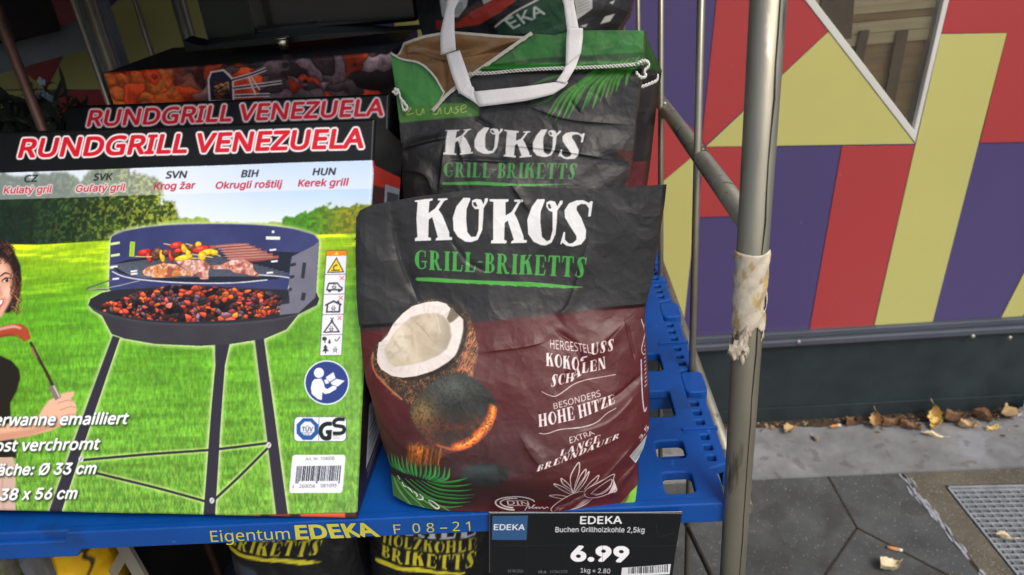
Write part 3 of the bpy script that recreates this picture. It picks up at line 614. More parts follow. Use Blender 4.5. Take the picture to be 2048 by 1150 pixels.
# ================================================================== roll trolley
M_st = scuff(scuff(mat("galvanised_steel", (140, 137, 122), .44, .72, var=.22, vs=9, bump=.10, bs=90, stretch=(1, 1, .3)), (70, 62, 48), 60, .60, (1, 1, .10), .75), (196, 196, 184), 90, .66, (1, 1, .2), .5)
M_rod = mat("chromed_rod", (146, 141, 124), .34, .75, var=.12, vs=12)
M_rust = mat("rusty_rod", (98, 72, 62), .5, .6, var=.3, vs=30)
XL, XR, YF, YR, ZS = -.65, .165, .535, 1.36, .92
tro = thing("roll_trolley", (-.24, .95, 0), "roll trolley of grey steel tubes with a torn paper label on its right front post", "trolley")
pt, pb = on_y(1536.5, 0, YF), on_y(1464.5, 1150, YF); pd = (pb-pt)/(pb[2]-pt[2])
def post_at(z): return pt+pd*(z-pt[2])
b = MB(); b.tube([post_at(.14), post_at(.8), post_at(1.72)], .0124, 28); b.build("post", M_st, tro)
PR2 = on_y(1236, 30, YR)
for q in ((PR2[0], YR), (XL-.004, YF), (XL, YR)):
    b = MB(); b.tube([(*q, .14), (*q, 1.72)], .0124, 20); b.build("post", M_st, tro)
b = MB(); sd = nz(np.array((.35, -.94, 0)))*.0121
b.tube([post_at(z)+sd+(rz*.0005, 0, 0) for z, rz in zip(np.linspace(.2, 1.6, 60), np.random.RandomState(1).randn(60))], .0008, 5); b.build("weld_seam", mat("seam_rust", (52, 44, 36), .8, .2, var=.4, vs=80), tro)
def rod(p, q, r=.0042, m=M_rod, name="rod"): b = MB(); b.tube([p, q], r, 12); return b.build(name, m, tro)
XI = .153
for a in ((1395, 300), (1321.5, 300)):
    p = on_x(*a, XI); rod((XI, p[1], .16), (XI, p[1], 1.70))
rod((.158, 1.335, .16), (.158, 1.335, 1.70))
ra = post_at(1.206)+np.array((.003, .004, 0)); rb_ = on_x(1310, 188, XR-.002); rb_ = ra+(rb_-ra)*(YR-ra[1])/(rb_[1]-ra[1]); b = MB(); b.tube([ra, rb_], .0096, 20); b.build("rail", M_st, tro)
for a in ((1395, 300), (1321.5, 300)):          # weld beads where the rods meet the rail
    p = on_x(*a, XI); b = MB()
    for dz in (-.009, .009): b.lathe([(0, -.004), (.0035, -.002), (.0045, 0), (.0035, .003), (0, .004)], (XI+.005, p[1], ra[2]+(rb_[2]-ra[2])*(p[1]-ra[1])/(rb_[1]-ra[1])+dz), 10)
    b.build("weld", M_st, tro)
rod((XR+.004, .56, ZS-.032), (XR, YR, ZS-.032), .0085, M_st, "rail"); rod((XL, .54, ZS-.032), (XL, YR, ZS-.032), .0085, M_st, "rail")
for z in (.16, 1.70): rod((XR-.006, YF, z), (XR-.006, YR, z), .010, M_st, "rail"); rod((XL, YF, z), (XL, YR, z), .010, M_st, "rail"); rod((XL, YR, z), (XR-.006, YR, z), .010, M_st, "rail")
for k, (a, m) in enumerate((((45, 155), M_rust), ((180, 98), M_rod), ((290, 65), M_rod))):
    p = on_x(*a, XL); rod((XL, p[1], .16), (XL, p[1], 1.70), .0046 if k else .0062, m)
p, q = on_x(1381, 1066, XI), on_x(1422, 1150, XI); rod(p+(p-q)*.25, q+(q-p)*3.2, .0035)
for cx, cy in ((XL+.03, YF+.05), (XR-.05, YF+.05), (XL+.03, YR-.06), (XR-.05, YR-.06)):
    b = MB(); b.lathe([(.0, -.016), (.03, -.016), (.05, -.012), (.052, 0), (.05, .012), (.03, .016), (0, .016)], (0, 0, 0), 24); b.v = [(cx+v[2], cy+v[0], .056+v[1]) for v in b.v]
    w_ = b.build("wheel", mat("wheel_rubber", (46, 46, 48), .7), tro); b = MB(); b.box((cx-.022, cy-.02, .10), (cx+.022, cy+.02, .145), .003); b.build("fork", M_st, w_)
# torn paper label left on the post: a shell around the tube with ragged edges
def label_shell():
    r = np.random.RandomState(12); n, m = 44, 30; c = lambda z: post_at(z)
    z0, z1 = on_y(1500, 511, YF-.012)[2], on_y(1490, 690, YF-.012)[2]; V = np.zeros((n, m, 3)); keep = np.ones((n-1, m-1), bool)
    for i in range(n):
        z = z0+(z1-z0)*i/(n-1)
        for k in range(m):
            a = math.radians(172+ (372-172)*k/(m-1)); rr = .0133+.0004*r.rand()+.0006*math.sin(i*.6+k*.5)
            V[i, k] = c(z)+np.array((rr*math.cos(a), rr*math.sin(a), 0))
    jag = fbm(2, m, 2, 3, 5)[0]; edge = fbm(n, 2, 4, 2, 9)[:, 0]
    for i in range(n-1):
        for k in range(m-1):
            f = k/(m-1); t = i/(n-1)
            low = .80+.20*jag[k] if f < .45 else (.72+.4*abs(f-.55)+.12*jag[k] if f < .7 else .93+.1*jag[k])
            if t > low: keep[i, k] = False
            if f > .82+.25*edge[i]-.1*t or (abs(f-.78+.35*(t-.45)) < .045 and .25 < t < .62): keep[i, k] = False
    ink = np.zeros((n, m, 3)); ink[:] = (.80, .76, .68); nn = fbm(n, m, 6, 6, 3)[..., None]; ink *= .86+.26*nn
    st_ = (fbm(n, m, 5, 3, 8) > .6)[..., None]; ink = np.where(st_, ink*(.92, .84, .66), ink)
    return V, ink, 0, keep
M_lab = print_mat("old_label_paper", .75, .3, .5, 500, var=.1)
o = grids("paper_label", [label_shell()], [M_lab], tro); md = o.modifiers.new("t", 'SOLIDIFY'); md.thickness = .0004
rs = np.random.RandomState(5); n, m = 16, 12; V = np.zeros((n, m, 3)); A = on_y(1496, 650, YF-.014); Bq = on_y(1452, 708, YF-.02); Cq = on_y(1499, 708, YF-.022)
for i in range(n):
    t = i/(n-1)
    for k in range(m):
        f = k/(m-1); V[i, k] = A*(1-t)+(Bq*(1-f)+Cq*f)*t + np.array((0, -.010*math.sin(f*3.1)*t-.0018*rs.randn()*t, .0025*rs.randn()*t))
ink = np.ones((n, m, 3))*np.array((.66, .62, .55))*(.75+.5*fbm(n, m, 3, 3, 4)[..., None]); o = grids("paper_label", [(V, ink, 0, None)], [M_lab], tro); md = o.modifiers.new("t", 'SOLIDIFY'); md.thickness = .0004

# ================================================================== blue plastic shelf
M_blue = scuff(scuff(mat("blue_plastic", (4, 70, 148), .42, var=.14, vs=9, bump=.06, bs=300, rvar=.12), (60, 118, 182), 70, .70, (1, .3, 2), .6), (20, 52, 96), 11, .62, (1, 1, 1), .5)
M_scr = mat("scuffed_blue", (34, 98, 168), .6, var=.2, vs=40)
she = thing("shelf", (-.24, .94, ZS), "bright blue plastic shelf with yellow lettering on its front lip and oblong holes", "shelf")
def zp(x, y): p = on_z(x, y, ZS); return (p[0], p[1])
def hq(pts):   # rounded quad hole through traced corners
    q = [np.array(zp(*p)) for p in pts]; x0 = min(p[0] for p in q); x1 = max(p[0] for p in q); y0 = min(p[1] for p in q); y1 = max(p[1] for p in q); return rrect(x0, y0, x1, y1, min(.008, (x1-x0)*.3, (y1-y0)*.3), 4)
slots = [(1433, 915), (1426, 894), (1418, 873), (1405, 844), (1399, 825), (1392, 807), (1360, 727), (1355, 713), (1350, 698), (1341, 678), (1336, 664), (1330, 651)]
sy = [zp(*s)[1] for s in slots]; sx = sum(zp(*s)[0] for s in slots)/len(slots)
per = sy[6]-sy[0]
slot_y = sy + [sy[0]+2*per+(v-sy[0]) for v in sy[:6]] + [sy[0]+3*per+(v-sy[0]) for v in sy[:6]]
holes = [hq([(1322, 945), (1393, 985)]), hq([(1305, 882), (1374, 915)]), hq([(1290, 783), (1347, 832)]), hq([(1282, 708), (1313, 742)])]
def span(h): xs = [p[0] for p in h]; ys = [p[1] for p in h]; return min(xs), max(xs), min(ys), max(ys)
hs = [span(h) for h in holes]; W_h = hs[0][1]-hs[0][0]
holes = []
rowy = [(hs[0][2], hs[0][3]), (hs[1][2], hs[1][3]), (hs[2][2], hs[2][3]), (hs[3][2], hs[3][3])]; dy = rowy[1][0]-rowy[0][0]
rowy += [(.955+.088*i, .955+.088*i+.05) for i in range(4)]
for (ya, yb_) in rowy:
    if yb_ > 1.31: continue
    for i in range(11):
        xa = hs[0][0]-.069*i
        if xa > XL+.03 and (i == 0 or ya > .62): holes.append(rrect(xa, ya, xa+W_h, yb_, .006))
for y in slot_y:
    if y < 1.31: holes.append(rrect(sx-.0045, y-.0042, sx+.0045, y+.0042, .0014, 2))
xo, xi_ = sx+.015, sx-.010
flaps = [(sy[0]-.010, sy[5]+.010), (sy[6]-.010, sy[11]+.010), (sy[0]-.010+2*per, sy[5]+.010+2*per), (sy[0]-.01+3*per, 1.335)]
out = [(XL-.005, .5405), (.1435, .5405), (.1446, .572), (.1436, .580)]
for a, c in flaps: out += [(xi_+.006, a-.006), (xo-.003, a), (xo, a+.003), (xo, c-.004), (xo-.004, c), (xi_+.004, c+.003)]
out += [(xi_, 1.34), (XL-.005, 1.34)]
bb = flat_fill([out]+holes, extrude=.0042, bevel=.0018)
for v in bb.verts: v.co.z += ZS-.006
b = MB(); b.bm(bb)
for i in range(12): b.box((XL+.02, .62+.055*i, ZS-.03), (.125, .623+.055*i, ZS-.0125), 0)           # stiffening ribs below
b.build("plate", M_blue, she)
b = MB(); ZL = on_y(1000, 1062, .5365)[2]
xa = on_y(150, 1100, .5365)[0]
lp = [(XL-.005, ZL-.010), (xa, ZL-.010), (xa+.008, ZL), (.1435, ZL), (.1435, ZS+.001), (xa+.001, ZS+.001), (xa-.006, ZS-.011), (XL-.005, ZS-.011)]
b.bm(flat_fill([lp], extrude=.0035, bevel=.0013), 0, False, lambda c: (c.x, .5408-c.z, c.y))
b.build("front_lip", M_blue, she)
b = MB(); b.box((.1385, .5455, ZL+.002), (.1437, .575, ZS-.012), .001); b.build("side_lip", M_blue, she)
for k, (a, c) in enumerate(flaps):     # raised ridge, skirt and hook of every flap
    ym = (a+c)/2; b = MB(); b.box((xi_-.012, ym-.0016, ZS-.002), (xo+.0015, ym+.0016, ZS+.0032), .0006); b.build("ridge", M_blue, she)
    b = MB(); b.box((xo-.0035, a+.004, ZS-.035), (xo-.0005, c-.005, ZS-.012), .001)
    b.box((xo-.012, c-.018, ZS-.034), (xo-.0036, c-.015, ZS-.012), .0005); b.build("skirt", M_blue, she)
    if k < 3:
        c0, c1 = c+.012, flaps[k+1][0]-.010
        bb = flat_fill([rrect(xi_+.004, c0, xo+.006, c1, .008)], extrude=.017, bevel=.0018)
        for v in bb.verts: v.co.z += ZS-.018
        b = MB(); b.bm(bb, 0, False); b.build("hook", M_blue, she)
LIPP = Plane((0, .5358, 0), (1, 0, 0), (0, 0, 1))
M_yt = mat("yellow_paint", (196, 190, 66), .5, var=.1, vs=40)
lettering("lettering", "Eigentum", LIPP, (423, 1083), (581, 1077), (420, 1061), (578, 1055.5), M_yt, she)
lettering("lettering", "EDEKA", LIPP, (592, 1077), (761, 1071), (589, 1051), (744, 1046), M_yt, she, .028)
lettering("lettering", "F", LIPP, (789, 1067), (801, 1066.5), (786, 1048.5), (801, 1048), M_yt, she)
for ch, x, w_, y in (("0", 826, 15, 1065), ("8", 854, 15, 1064), ("-", 881, 14, 1062.5), ("2", 906, 14, 1061.5), ("1", 933, 8, 1061)):
    lettering("lettering", ch, LIPP, (x, y), (x+w_, y-.6), (x-1.5, y-18.5), (x+w_-1.5, y-19), M_yt, she)

# ================================================================== price sign
def sg(*a): pr.text(*a, font='inter')
SP = Plane((0, .5325, 0), (1, 0, 0), (0, 0, 1)); q = SP.uv([(972, 1018), (1372, 1018), (972, 1152), (1372, 1152)])
pr = Print(SP, q[:, 0].min(), q[:, 0].max(), q[:, 1].min(), q[:, 1].max(), .00032, (14, 18, 22))
pr.poly([(985, 1029), (1056, 1028), (1053, 1076), (984, 1076)], (44, 84, 128))
sg("EDEKA", (988, 1056.5), (1049, 1056.5), (988.5, 1045.5), (1050, 1045.5), (222, 226, 230), .03)
sg("EDEKA", (1160, 1045), (1243, 1044), (1161, 1030), (1243, 1029.5), (235, 236, 238), .035)
sg("Buchen Grillholzkohle 2,5kg", (1111, 1061), (1288, 1061), (1111, 1051), (1289, 1051), (228, 229, 232), .02)
sg("6.99", (1144, 1116.5), (1254, 1116), (1144, 1090), (1255, 1090), (240, 240, 242), .085)
sg("1kg = 2.80", (1161, 1139.5), (1219, 1139.5), (1161, 1131), (1220, 1131), (216, 218, 222), .015)
sg("19.08.2024", (1016, 1138), (1047, 1138), (1016, 1133), (1047, 1133), (150, 152, 156)); sg("VE:6", (1076, 1140), (1092, 1140), (1076, 1135), (1092, 1135), (160, 162, 166)); sg("1578611005", (1100, 1140), (1135, 1140), (1100, 1135), (1135, 1135), (140, 142, 146))
pr.poly([(1243, 1128), (1340, 1119), (1337, 1137), (1241, 1143)], (214, 216, 218))
rs = np.random.RandomState(2); x = 1256
while x < 1334:
    w_ = rs.choice([1, 1.4, 2.2]); f = (x-1243)/97; pr.poly([(x, 1128.5-9*f), (x+w_, 1128.4-9*f), (x+w_-.5, 1139-6*f), (x-.5, 1139.1-6*f)], (30, 32, 36)); x += w_+rs.choice([1, 1.6, 2.4])
for xx in (1056, 1132, 1206, 1282): pr.line([(xx, 1026), (xx-2, 1142)], .7, (40, 44, 48), .6, smooth=False)
pr.line([(982, 1087), (1350, 1086)], .8, (44, 48, 52), .7, smooth=False)
pr.line([(1312, 1044), (1316, 1070), (1346, 1062)], .8, (70, 74, 78), .6, smooth=False)
for i in range(110):
    pr.ell(982+i*3.5, 1023.5+(.9*(i-55)/55)**2*1.5-.8, 1.0, .8, (186, 190, 194)); 
    if i < 34: pr.ell(979.5, 1026+i*3.4, .7, 1.0, (120, 124, 128))
F = coons([(978, 1022.5), (1100, 1023.5), (1250, 1023), (1364, 1021.5)], [(1364, 1021.5), (1353, 1080), (1341, 1146)], [(978, 1143), (1150, 1148), (1341, 1146)], [(978, 1022.5), (978.5, 1143)], 190, 560)
uv = SP.uv(F.reshape(-1, 2)).reshape(190, 560, 2); t = np.linspace(0, 1, 190)[:, None]; s_ = np.linspace(0, 1, 560)[None]
hgt = .002+.004*t**2*(.4+s_**2)+.0008*np.sin(s_*9)*t
V = SP.O+uv[..., :1]*SP.e+uv[..., 1:]*SP.w+hgt[..., None]*SP.n
M_sign = print_mat("sign_plastic", .32, .5, .05, 200, var=.03)
o = grids("price_sign", [(V, pr.at_uv(uv[..., 0], uv[..., 1]), 0, None), (V[::-1, :, :]-SP.n*.0012, np.array((.75, .75, .75)), 0, None)], [M_sign])
tag(o, "black price sign with a blue corner square clipped to the front of the blue shelf", "price sign")
# ================================================================== printed grill boxes
M_box = print_mat("coated_card", .34, .28, .03, 300, var=.02)
def cells(pr, M, pal, size, seed, edge=.5, jit=.25, line=(20, 14, 14)):
    """a picture of loose lumps: every lump its own tone, dark gaps between"""
    ys, xs = np.where(M > .02)
    if not len(ys): return
    r = np.random.RandomState(seed); X, Y = pr.X[ys, xs], pr.Y[ys, xs]; wx = fbm(pr.h, pr.w, 40, 40, seed, 2)[ys, xs]; X = X+14*(wx-.5)*size/7; Y = Y+10*(fbm(pr.h, pr.w, 34, 34, seed+5, 2)[ys, xs]-.5)*size/7
    n = int((X.max()-X.min())*(Y.max()-Y.min())/size**2)+4; P = np.stack([r.uniform(X.min(), X.max(), n), r.uniform(Y.min(), Y.max(), n)], 1)
    d1 = np.full(len(X), 1e9); d2 = np.full(len(X), 1e9); ix = np.zeros(len(X), int)
    for i, (a, b_) in enumerate(P):
        d = (X-a)**2+((Y-b_)*1.35)**2; nw = d < d1; d2 = np.where(nw, d1, np.minimum(d2, d)); d1 = np.where(nw, d, d1); ix[nw] = i
    e = np.clip((np.sqrt(d2)-np.sqrt(d1))/(size*.35), 0, 1); pal = np.array(pal, float); c = pal[r.randint(0, len(pal), n)][ix]*(1-jit+2*jit*r.rand(n)[ix])[:, None]
    sh = .62+.7*np.clip((P[ix, 1]-Y)/size+.4, 0, 1); tex = .75+.5*fbm(pr.h, pr.w, 5, 5, seed+9)[ys, xs]
    c = c*(sh*tex)[:, None]; c = np.array(line)*(1-e[:, None]**edge)+c*e[:, None]**edge; m = M[ys, xs][:, None]
    pr.a[ys, xs] = pr.a[ys, xs]*(1-m)+np.clip(c/255, 0, 1)*m
def title(pr, BL, BR, TL, TR, ow):
    pr.text("RUNDGRILL VENEZUELA", BL, BR, TL, TR, (198, 22, 38), .05, outline=((236, 230, 232), ow))
BA, BB_ = on_z(0, 1056, .9235), on_z(712, 1040, .9235)
P1 = lean_plane(BB_, 30, BB_-BA)

def paint_front(pr):
    X, Y, h, w = pr.X, pr.Y, pr.h, pr.w; n1 = fbm(h, w, 40, 40, 1); n2 = fbm(h, w, 12, 12, 2); n3 = fbm(h, w, 5, 5, 3, 3)
    # sky
    k = np.clip((Y-320)/130, 0, 1)[..., None]; pr.a[:] = (np.array((150, 186, 226))*(1-k)+np.array((214, 226, 240))*k)/255
    lf = np.clip(1-(X-330)/260, 0, 1)[..., None]; pr.a += (np.array((226, 230, 238))/255-pr.a)*lf*.6
    # trees at the left and the hedge at the right
    base_l = 484-.0*X; top_l = 335+np.clip(X-285, 0, 400)*1.25+46*(n1-.5)*2+22*(n2-.5)
    tl = blur(((Y > top_l) & (X < 372)).astype(float), 1.5); g1 = np.stack([(26+66*n2*np.clip((X-120)/200, 0, 1)), (44+70*n2*np.clip((X-60)/260, .15, 1)), 20+18*n2], -1)
    lum = np.clip((n3-.42)*4, 0, 1)*np.clip((X-20)/300, .10, 1); g1 = g1*(.55+.6*n1[..., None])+np.stack([190*lum, 180*lum, 50*lum], -1)*.55
    pr.put(tl*np.clip(.8+(n2-.25)*6+(Y-top_l-20)/30, 0, 1), g1)
    for tx, tw in ((38, 8), (62, 5), (104, 7), (150, 6), (168, 4), (205, 6), (250, 7), (292, 4)): pr.line([(tx, 486), (tx+4, 440), (tx+12, 395)], [tw, tw*.7, 2], (26, 28, 16), .45, 1)
    for bx in range(30, 260, 22): pr.line([(bx, 430), (bx+18, 404), (bx+46, 388)], [2.4, 1], (26, 28, 16), .6, .5)
    far = blur(((Y > 446-9*(n1-.3)-8*np.exp(-((X-380)/45.)**2)-10*(n2-.5)) & (X > 318)).astype(float), 1); pr.put(far, np.stack([104+80*n3, 132+66*n3, 50+30*n2], -1))
    hd = blur(((Y > 440-26*np.clip((X-560)/90, 0, 1)-24*(n2-.4)) & (X > 566)).astype(float), 1.2); pr.put(hd, np.stack([58+120*n3*np.clip((X-600)/90, .2, 1), 84+84*n3, 22+14*n2], -1))
    # lawn
    hor = 486-.028*X+6*np.sin(X/70.)*np.clip(1-X/300, 0, 1); gm = np.clip((Y-hor)/2.5, 0, 1); t = np.clip((Y-hor)/560, 0, 1)
    top, mid, bot = np.array((156, 194, 26)), np.array((92, 160, 32)), np.array((104, 156, 54)); tt = t[..., None]
    gr_ = np.where(tt < .22, top+(mid-top)*tt/.22, mid+(bot-mid)*(tt-.22)/.78); st = fbm(h, w, 9, 70, 6); bl = fbm(h, w, 8, 3.5, 7, 3)
    band = .80+.42*st; gr_ = gr_*band[..., None]*(1+(bl-.5)*(.22+.5*t))[..., None]; yl = np.clip((st-.52)*5, 0, 1)*np.clip(1-t*4, 0, 1); gr_ = gr_+np.stack([70*yl, 44*yl, 0*yl], -1)
    pr.put(gm, np.clip(gr_, 0, 250)); r = np.random.RandomState(7)
    for i in range(4200):                                        # single blades in the nearer half
        y = 1045-400*r.rand()**1.7; x = r.uniform(-60, 760); L_ = 5+20*((y-640)/400); dx = r.uniform(-.7, .7)*L_; v = r.rand()
        pr.line([(x, y), (x+dx*.4, y-L_*.6), (x+dx, y-L_)], [1.8*(.5+(y-640)/500), .5], (70+130*v, 120+110*v, 26+80*v) if v > .36 else (46, 104, 24), .30)
    hz = np.clip((X-560)/200, 0, 1)*np.clip((Y-520)/120, 0, 1)*.30; pr.put(hz, (148, 176, 132))
    # person at the left edge: hair, face, shirt, arm, fork and sausage
    pr.poly([(-60, 476), (4, 478), (21, 489), (31, 508), (42, 532), (44, 560), (41, 590), (33, 612), (20, 625), (-60, 626)], (38, 24, 20), 1, 1.5)
    pr.poly([(-60, 516), (6, 517), (20, 532), (28, 556), (29, 582), (20, 606), (4, 634), (-60, 640)], (222, 168, 142), 1, 1.6)
    pr.poly([(4, 517), (20, 530), (29, 556), (29, 584), (21, 604), (16, 600), (22, 576), (18, 544)], (176, 118, 96), .7, 3); pr.ell(16, 584, 9, 13, (242, 196, 174), .8, 20, 4); pr.ell(0, 540, 12, 9, (238, 194, 172), .7, 0, 4); pr.line([(-3, 566), (1, 582), (4, 588), (-2, 592)], [2, 3, 2], (186, 128, 106), .7, 1.2)
    pr.line([(0, 553), (11, 546), (24, 550)], [2.4, 3.4, .8], (46, 26, 20), .9, .6); pr.ell(12.5, 560, 9, 4.4, (120, 74, 60), .7, -10, 1.2); pr.ell(13, 560.5, 7, 3.3, (232, 222, 216), 1, -10, .4); pr.ell(14, 560.2, 3.6, 3.6, (40, 24, 18)); pr.ell(13, 558.8, 1, 1, (240, 236, 232)); pr.line([(3, 563), (12, 556.2), (22, 557)], [1.2, 2.6, .8], (34, 20, 16))
    pr.poly([(-20, 604), (8, 597), (8, 606), (-2, 620), (-20, 624)], (190, 84, 84), 1, .8); pr.poly([(-20, 606), (6, 599.5), (4, 607), (-6, 615), (-20, 618)], (250, 246, 244), 1, .5); pr.line([(9, 594), (12, 601), (8, 610)], 1.4, (176, 116, 96), .7, .8)
    for i in range(150):                                          # curls
        t_ = r.rand(); x, y = (r.uniform(-8, 24)+14*t_, 480+36*r.rand()) if t_ < .35 else (r.uniform(24, 43)-6*abs(t_-.6), 500+118*t_); q = [(x, y), (x+4*math.sin(i), y+4), (x+5*math.sin(i+1.6), y+9), (x+3*math.sin(i+3), y+13)]
        pr.line(q, [.7, 1.5, .6], ((98, 58, 42), (20, 12, 10), (62, 36, 28), (140, 90, 62))[i % 4], .75)
    for p_ in ([(30, 590), (38, 602), (34, 612), (46, 626), (38, 634)], [(33, 596), (46, 606), (44, 618), (28, 630)], [(24, 612), (34, 620), (26, 628)]): pr.line(p_, [2, 1.6, .6], (184, 132, 82), .85)
    pr.poly([(-60, 704), (2, 712), (24, 722), (38, 738), (41, 756), (34, 780), (20, 806), (22, 850), (34, 915), (-60, 920)], (34, 30, 24), 1, .8)
    pr.poly([(-60, 916), (26, 914), (34, 940), (30, 975), (31, 1048), (-60, 1048)], (196, 166, 152), 1, .6); pr.line([(10, 930), (4, 990), (14, 1046)], 3, (164, 134, 124), .6, 1)
    pr.poly([(-60, 850), (30, 846), (78, 832), (86, 818), (100, 800), (118, 791), (126, 786), (152, 782), (150, 792), (144, 797), (154, 806), (156, 822), (150, 838), (128, 850), (100, 862), (60, 872), (-60, 892)], (224, 176, 148), 1, .8)
    pr.poly([(-60, 876), (60, 858), (120, 846), (150, 832), (128, 850), (60, 872), (-60, 892)], (186, 132, 106), .7, 2)
    for p_ in ([(118, 806), (138, 800), (148, 803)], [(122, 820), (142, 813), (153, 815)], [(124, 833), (142, 828), (152, 828)]): pr.line(p_, 1.6, (170, 116, 92), .8)
    pr.line([(62, 684), (78, 715), (98, 752), (108, 772)], [6, 6, 7], (58, 44, 38)); pr.line([(64, 694), (74, 716)], 5, (150, 110, 84), .8, .6); pr.line([(105, 772), (112, 785), (119, 797)], [13, 14, 14], (126, 112, 108)); pr.line([(109, 771), (121, 794)], 3, (214, 206, 204), .8)
    pr.line([(-50, 676), (0, 664), (30, 659), (46, 663), (56, 680)], [22, 20, 22, 24, 16], (168, 70, 42), 1, .5); pr.line([(-20, 664), (10, 656), (30, 653), (44, 657)], [5, 6, 6, 4], (226, 178, 176), .8, 1); pr.line([(-20, 678), (20, 670), (44, 676)], [4, 3], (110, 40, 26), .7, 1)
    # the grill
    Z = lambda ps: [(160+x/3.285, 400+y/3.285) for x, y in ps]
    back = Z([(195, 590), (200, 430), (207, 270), (215, 240), (300, 205), (420, 182), (560, 168), (850, 158), (1150, 164), (1300, 175), (1400, 190), (1540, 230), (1573, 270), (1562, 480), (1555, 600), (1000, 640), (300, 640)])
    bowl = Z([(60, 690), (75, 650), (150, 610), (250, 590), (700, 560), (1385, 590), (1555, 605), (1575, 650), (1560, 690), (1440, 750), (1360, 850), (1220, 910), (1000, 945), (800, 958), (500, 945), (300, 910), (215, 880), (150, 760), (90, 725)])
    legs = [[(228, 671), (242, 676), (117, 1040), (91, 1040)], [(432, 688), (461, 688), (452, 730), (442, 860), (430, 1036), (406, 1036), (422, 850), (433, 730)], [(511, 678), (529, 676), (576, 1031), (553, 1031)]]
    struts = [([(164, 920), (300, 908), (425, 899), (537, 886)], 5), ([(190, 945), (300, 972), (412, 1003)], 5), ([(424, 1004), (480, 952), (536, 896)], 5)]
    G = np.zeros((h, w))
    for q in (back, bowl, *legs): G = np.maximum(G, pr.mask(q))
    halo = np.clip(blur(G, 5*pr.k)*2.6, 0, 1); pr.put(halo, (206, 226, 160), .75)
    for ps, w_ in struts: pr.line(ps, w_+7, (196, 220, 140), .6, 1.2)
    for ps, w_ in struts: pr.line(ps, w_, (44, 42, 48))
    for q in legs: pr.poly(q, (46, 42, 54)); pr.line([q[0], q[-1]], 2, (86, 80, 92), .5, .8, smooth=False)
    for q in [(424, 1001), (538, 890), (163, 918)]: pr.ell(*q, 5, 6, (200, 202, 204)); pr.line([(q[0]-2, q[1]+3), (q[0]+2, q[1]-3)], 1.2, (60, 60, 64))
    pr.poly(back, (50, 54, 100)); Mb = pr.mask(back); pr.put(Mb, np.stack([44+26*n1, 48+28*n1, 92+30*n1], -1), .7)
    pr.line(Z([(215, 240), (300, 205), (560, 168), (850, 158), (1150, 164), (1400, 190), (1540, 230), (1573, 270)]), 2, (112, 112, 150), .8, .6)
    for x0, y0 in ((207, 285), (207, 362), (200, 440)): pr.line(Z([(x0, y0+6), (x0+60, y0-4)]), 5, (206, 224, 150)); 
    pr.line(Z([(352, 275), (345, 372)]), 10, (176, 206, 70)); pr.line(Z([(352, 280), (346, 366)]), 6, (150, 190, 30)); pr.line(Z([(1225, 250), (1318, 252)]), 6.5, (214, 224, 206)); pr.ell(160+1272/3.285, 464, 3, 3, (214, 214, 224))
    gp_ = Z([(205, 425), (330, 390), (560, 365), (1000, 355), (1300, 340), (1440, 345), (1390, 470), (1300, 520), (1000, 545), (700, 540), (450, 520), (260, 480)]); Mg_ = pr.mask(gp_); pr.put(Mg_, (30, 34, 46), .92)
    for i in range(17):
        f = i/16; a, c = np.array((210+10*i, 425+5.5*i)), np.array((900+34*i, 352+9*i)); q = Z([a, (a+c)/2-(0, 8), c]); M = pr.mask(np.array(q+[(x, y+1.6) for x, y in q[::-1]])); pr.put(M*Mg_, (104, 110, 124), .9)
    pr.line(Z([(215, 470), (300, 505), (450, 528), (700, 545), (1000, 545), (1235, 525)]), 2.4, (206, 210, 214)); pr.line(Z([(1110, 490), (1230, 495), (1370, 510), (1383, 530), (1372, 590)]), 2.4, (196, 200, 206))
    pr.line(Z([(190, 590), (55, 585), (110, 560), (250, 512)]), 2.6, (84, 88, 92)); pr.line(Z([(60, 588), (200, 575), (400, 530)]), 2, (150, 154, 156))
    for x, y in ((230, 440), (360, 470), (362, 487), (240, 520), (1250, 480), (1270, 330), (1280, 405)): pr.line(Z([(x-22, y), (x+22, y-4)]), 3.6, (226, 228, 232))
    for k_ in range(6): pr.line(Z([(850+34*k_ if k_ < 1 else 925+12*k_, 312+16*k_), (1010+26*k_, 300+19*k_), (1118+38*k_, 296+16*k_)]), [6, 8, 7], (150, 88, 76)); pr.line(Z([(900+12*k_, 320+16*k_), (1010+26*k_, 309+19*k_), (1118+38*k_, 305+16*k_)]), 1.6, (70, 34, 30), .8); pr.line(Z([(900+14*k_, 307+16*k_), (1100+34*k_, 292+16*k_)]), 2, (206, 160, 156), .7, .6)
    food = [(430, 345, 40, 16, (206, 44, 34)), (460, 375, 14, 32, (208, 40, 36)), (505, 360, 34, 30, (96, 58, 44)), (520, 340, 26, 20, (110, 74, 56)), (548, 372, 14, 36, (232, 176, 30)), (575, 345, 26, 16, (110, 70, 52)), (605, 370, 12, 36, (206, 48, 36)), (640, 300, 40, 18, (196, 54, 44)), (640, 350, 28, 20, (92, 58, 44)), (655, 335, 26, 12, (206, 60, 44)), (690, 320, 14, 26, (230, 172, 34)), (720, 350, 14, 34, (236, 190, 34)), (690, 382, 54, 16, (238, 196, 36)), (740, 312, 24, 18, (104, 68, 50)), (785, 295, 18, 16, (238, 180, 30)), (800, 325, 50, 18, (206, 56, 44)), (845, 345, 44, 16, (240, 192, 28)), (810, 370, 22, 26, (236, 186, 26)), (890, 348, 22, 14, (238, 188, 26))]
